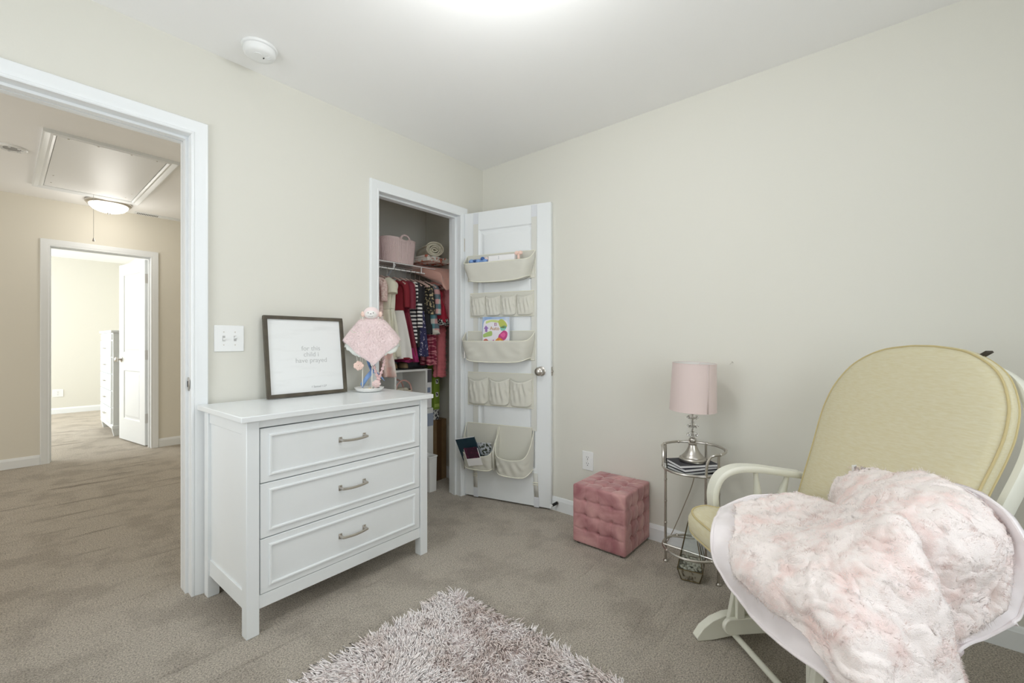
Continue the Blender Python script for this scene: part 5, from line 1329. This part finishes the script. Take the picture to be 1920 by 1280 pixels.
def shoe(loc, rz, label):
    t = thing('child_shoe', label, 'shoe', loc, rz, 'tan child shoes on the organizer')
    pr = [(.0, .0, .030), (.0, .003, .032), (.0, .020, .031), (-.006, .034, .026), (-.020, .042, .018)]
    lvl = []
    for dx, z, w_ in pr:
        lvl.append([((.060*math.cos(a)*(1 if math.cos(a) > 0 else .95) + dx*.6)*(1 if z < .03 else .9), w_*math.sin(a)*(1+.12*math.cos(a)), z+.006+(0.012*max(0, -math.cos(a)) if z > .03 else 0)) for a in [2*PI*i/28 for i in range(28)]])
    M().grid(lvl, closev=True).build('upper', TAN, t, solid=.002)
    m = M().grid([[(x*1.04, y*1.06, 0) for x, y, z in lvl[0]], [(x*1.04, y*1.06, .009) for x, y, z in lvl[0]]], closev=True); m.f += [tuple(range(28))[::-1], tuple(range(28, 56))]; m.build('sole', SOLE, t)
    M().ball((.022, 0, .022), .034, 16, 8, 1.05, .86, .62).build('toe_cap', TAN, t); return t
s1 = shoe((-.535, .405, .9205), -1.9, 'left tan child shoe on the black tray')
s2 = shoe((-.445, .405, .9205), -1.75, 'right tan child shoe on the black tray')
t = thing('handbag', 'small dark bag slumped on the black tray left of the shoes', 'bag', (-.70, .46, .9205), .3)
m = M().ball((0, 0, .045), .05, 20, 12, 1.35, .7, .9).build('body', BLK, t); M().tube(smoothline([(-.05, 0, .07), (-.03, 0, .12), (.03, 0, .125), (.05, 0, .07)], 5), .005, 8).build('strap', BLK, t)
t = thing('folded_cloth', 'pale teal cloth bundle behind the tan shoes', 'cloth', (-.430, .50, .9205))
m = M().ball((0, 0, .048), .045, 18, 12, .8, .8, 1.05).build('bundle', mat('pale_teal_cloth', (.35, .47, .45), .85, bump=(30, 1, .01)), t)
DG = mat('dark_grey_box', (.06, .065, .07), .6); TEAL = mat('sea_green_bin', (.32, .46, .41), .45)
t = thing('storage_box', 'flat dark grey box bridging the cube organizer and white carton', 'box', (-.232, .555, .919))
M().box(-.16, .13, -.075, .075, 0, .045).build('box', DG, t, bevel=.003); M().box(-.163, .133, -.078, .078, .038, .056).build('lid', DG, t, bevel=.003)
t = thing('storage_bin', 'sea green plastic bin on top of the dark grey box', 'bin', (-.232, .555, .9755))
P = [[(x*k, y*k, z) for x, y in [(superell(a, 8)[0]*.125, superell(a, 8)[1]*.068) for a in [2*PI*i/48 for i in range(48)]]] for z, k in ((0, .90), (.06, .95), (.115, 1.0), (.122, 1.04), (.126, 1.04))]
m = M().grid(P, closev=True); m.f.append(tuple(range(48))[::-1]); m.build('bin', TEAL, t, solid=.003)
M().box(-.12, .12, -.06, .06, .10, .112).build('contents', mat('pale_cloth', (.5, .52, .48), .9, bump=(40, 1, .01)), t, bevel=.01)
CARD = mat('corrugated_cardboard', (.20, .125, .06), .8, bump=(20, .2, .002, (1, 1, 20)), var=((.24, .16, .085), 6, 3, .4, .6))
t = thing('cardboard_box', 'tall brown cardboard box on the closet floor', 'box', (-.092, .51, 0))
M().box(-.078, .072, -.115, .115, 0, .490).build('carton', CARD, t, bevel=.003)
M().box(-.032, .018, -.1165, -.1150, 0, .490).box(-.032, .018, -.1165, .115, .4895, .4910).build('packing_tape', mat('brown_tape', (.11, .055, .022), .35), t)
t = thing('white_carton', 'narrow white carton wedged between the cube organizer and green box', 'box', (-.214, .50, 0))
M().box(-.034, .034, -.13, .12, .0, .60).build('carton', LAM, t, bevel=.002); M().box(-.034, .034, -.131, -.1295, .46, .56).build('printed_label', mat('blue_grey_print', (.35, .40, .5), .5), t)
t = thing('white_carton', 'white carton with grey print standing on the narrow white carton', 'box', (-.212, .52, .6015))
M().box(-.033, .033, -.13, .10, .0, .305).build('carton', PAPER, t, bevel=.002)
M().box(-.020, .020, -.1312, -.1298, .12, .16).build('printed_label', mat('grey_blue_print2', (.25, .30, .42), .5), t)
M().box(-.033, .033, -.131, .10, .20, .30).build('dark_sleeve', mat('grey_sleeve', (.12, .12, .13), .5), t)
t = thing('gift_carton', 'small black and white patterned box between the cardboard box and the green box', 'box', (-.125, .45, .492))
M().box(-.035, .035, -.045, .045, 0, .085).build('carton', mat('black_white_print', (.70, .70, .68), .6, var=((.04, .04, .05), 45, 3, .48, .53)), t, bevel=.002)
GRN = mat('lime_green_carton', (.20, .30, .035), .55)
t = thing('green_box', 'tall narrow lime green box with white picture labels', 'box', (-.128, .43, .578), .06)
M().box(-.030, .030, -.040, .040, 0, .405).build('carton', GRN, t, bevel=.002)
for z in (.335, .225, .120):
    o = M().box(-.012, .014, -.0412, -.0398, z-.018, z+.018).build('picture_label', PAPER, t)
    M().box(-.006, .008, -.0418, -.0408, z-.010, z+.008).box(-.010, .000, -.0418, -.0408, z+.004, z+.014).build('print', DKB, o)
M().box(-.026, .026, -.0412, -.0398, .02, .045).build('pale_strip', mat('pale_green', (.40, .52, .12), .5), t)
t = thing('white_bin', 'white plastic bin on the closet floor in front of the narrow carton', 'bin', (-.300, .275, 0))
P = [[(x*k, y*k, z) for x, y in [(superell(a, 9)[0]*.036, superell(a, 9)[1]*.055) for a in [2*PI*i/40 for i in range(40)]]] for z, k in ((0.001, .93), (.2, .98), (.255, 1.0), (.258, 1.08), (.266, 1.08))]
m = M().grid(P, closev=True); m.f.append(tuple(range(40))[::-1]); m.build('bin', LAM, t, solid=.003)
# small basket in the top middle cube
t = thing('wicker_basket', 'small cream basket with looped pink handles in the top cube', 'basket', (-.425, .47, .6165))
RAT = mat('pale_rattan', (.62, .56, .45), .8, bump=(90, .8, .003, (1, 1, 3)))
P = [[((.075+.02*z/.14)*math.cos(a), (.065+.02*z/.14)*math.sin(a), z) for a in [2*PI*i/40 for i in range(40)]] for z in (0, .03, .07, .11, .14)]
m = M().grid(P, closev=True); m.f.append(tuple(range(40))[::-1]); m.build('woven_body', RAT, t, solid=.005)
PH = mat('rose_handle', (.60, .36, .32), .7)
for y in (-.05, .05): M().tube(smoothline([(-.075, y, .12), (-.055, y, .185), (0, y, .215), (.055, y, .185), (.075, y, .12)], 6), .0065, 8).build('handle', PH, t)
m = M()
for k in range(7): m.ball((.045*math.cos(k), .04*math.sin(k*1.3), .135), .032, 12, 8, 1, 1, .6)
m.build('cloth_contents', mat('cream_cloth', (.70, .66, .54), .9, bump=(50, .8, .006)), t)

# ------------------------------------------------------------------ far room
CH = thing('tall_chest', 'white five drawer tall chest behind the open door of the far room', 'chest of drawers', (-1.535, 4.60, 0))
cd_, cw_, chh = .50, .90, 1.26
# local: x depth (0 front at x=0 facing -X), y width
M().box(.0, cd_, .0, cw_, .09, chh-.03).build('carcass', WHITE, CH, bevel=.004)
M().box(-.022, cd_, -.020, cw_+.02, chh-.03, chh).build('top', WHITE, CH, bevel=.006, seg=3)
M().box(-.010, cd_, -.010, cw_+.01, .085, .125).build('plinth_moulding', WHITE, CH, bevel=.005)
for x in (.0, cd_-.08):
    for y in (0, cw_-.08): M().add([(x+.01, y+.01, 0), (x+.065, y+.01, 0), (x+.065, y+.065, 0), (x+.01, y+.065, 0), (x-.006, y-.006, .088), (x+.08, y-.006, .088), (x+.08, y+.08, .088), (x-.006, y+.08, .088)], [(0, 1, 2, 3), (4, 5, 6, 7), (0, 1, 5, 4), (1, 2, 6, 5), (2, 3, 7, 6), (3, 0, 4, 7)]).build('foot', WHITE, CH, smooth=False)
M().box(-.012, 0, .04, cw_-.04, chh-.115, chh-.045).build('frieze', WHITE, CH, bevel=.003)
for k in range(5):
    z0 = .14+k*.200
    o = M().box(-.016, .0, .045, cw_-.045, z0, z0+.192).build('drawer', WHITE, CH, bevel=.003)
    h = M()
    for y in (.40, .50): h.tube([(-.015, y, z0+.10), (-.034, y, z0+.10)], .004, 8)
    h.tube([(-.034, .385, z0+.10), (-.034, .515, z0+.10)], .0055, 8); h.build('handle', NICKEL, o)
t = thing('figurine', 'small white glass bottle ornament on top of the tall chest', 'ornament', (-1.44, 4.66, chh+.0005))
M().lathe([(0, 0), (.035, 0), (.038, .01), (.030, .02), (.02, .022), (.024, .035), (.026, .055), (.014, .075), (.008, .085), (.008, .105), (.013, .108), (.006, .125), (0, .13)], 24).build('bottle', CER, t)
for k, (y, mt, lb, L_) in enumerate(((3.85, mat('rust_cloth', (.30, .13, .09), .9), 'rust red coat glimpsed in the gap behind the far door', .75), (4.22, BLK, 'black coat glimpsed in the gap behind the far door', 1.0))):
    t = thing('coat', lb, 'coat', (-1.10, y, 1.72), PI/2)
    tube_loft(interp([(.0, .02, .02), (-.05, .10, .05), (-.3, .13, .06), (-L_, .15, .07)], 16), nth=40, flute=.3, nf=6, seed=k).build('coat_body', mt, t, solid=.004)
    M().tube([(.0, -.078, .03), (0, -.05, .03), (0, 0, .0)], .006, 8).build('hanging_loop', STEEL, t)
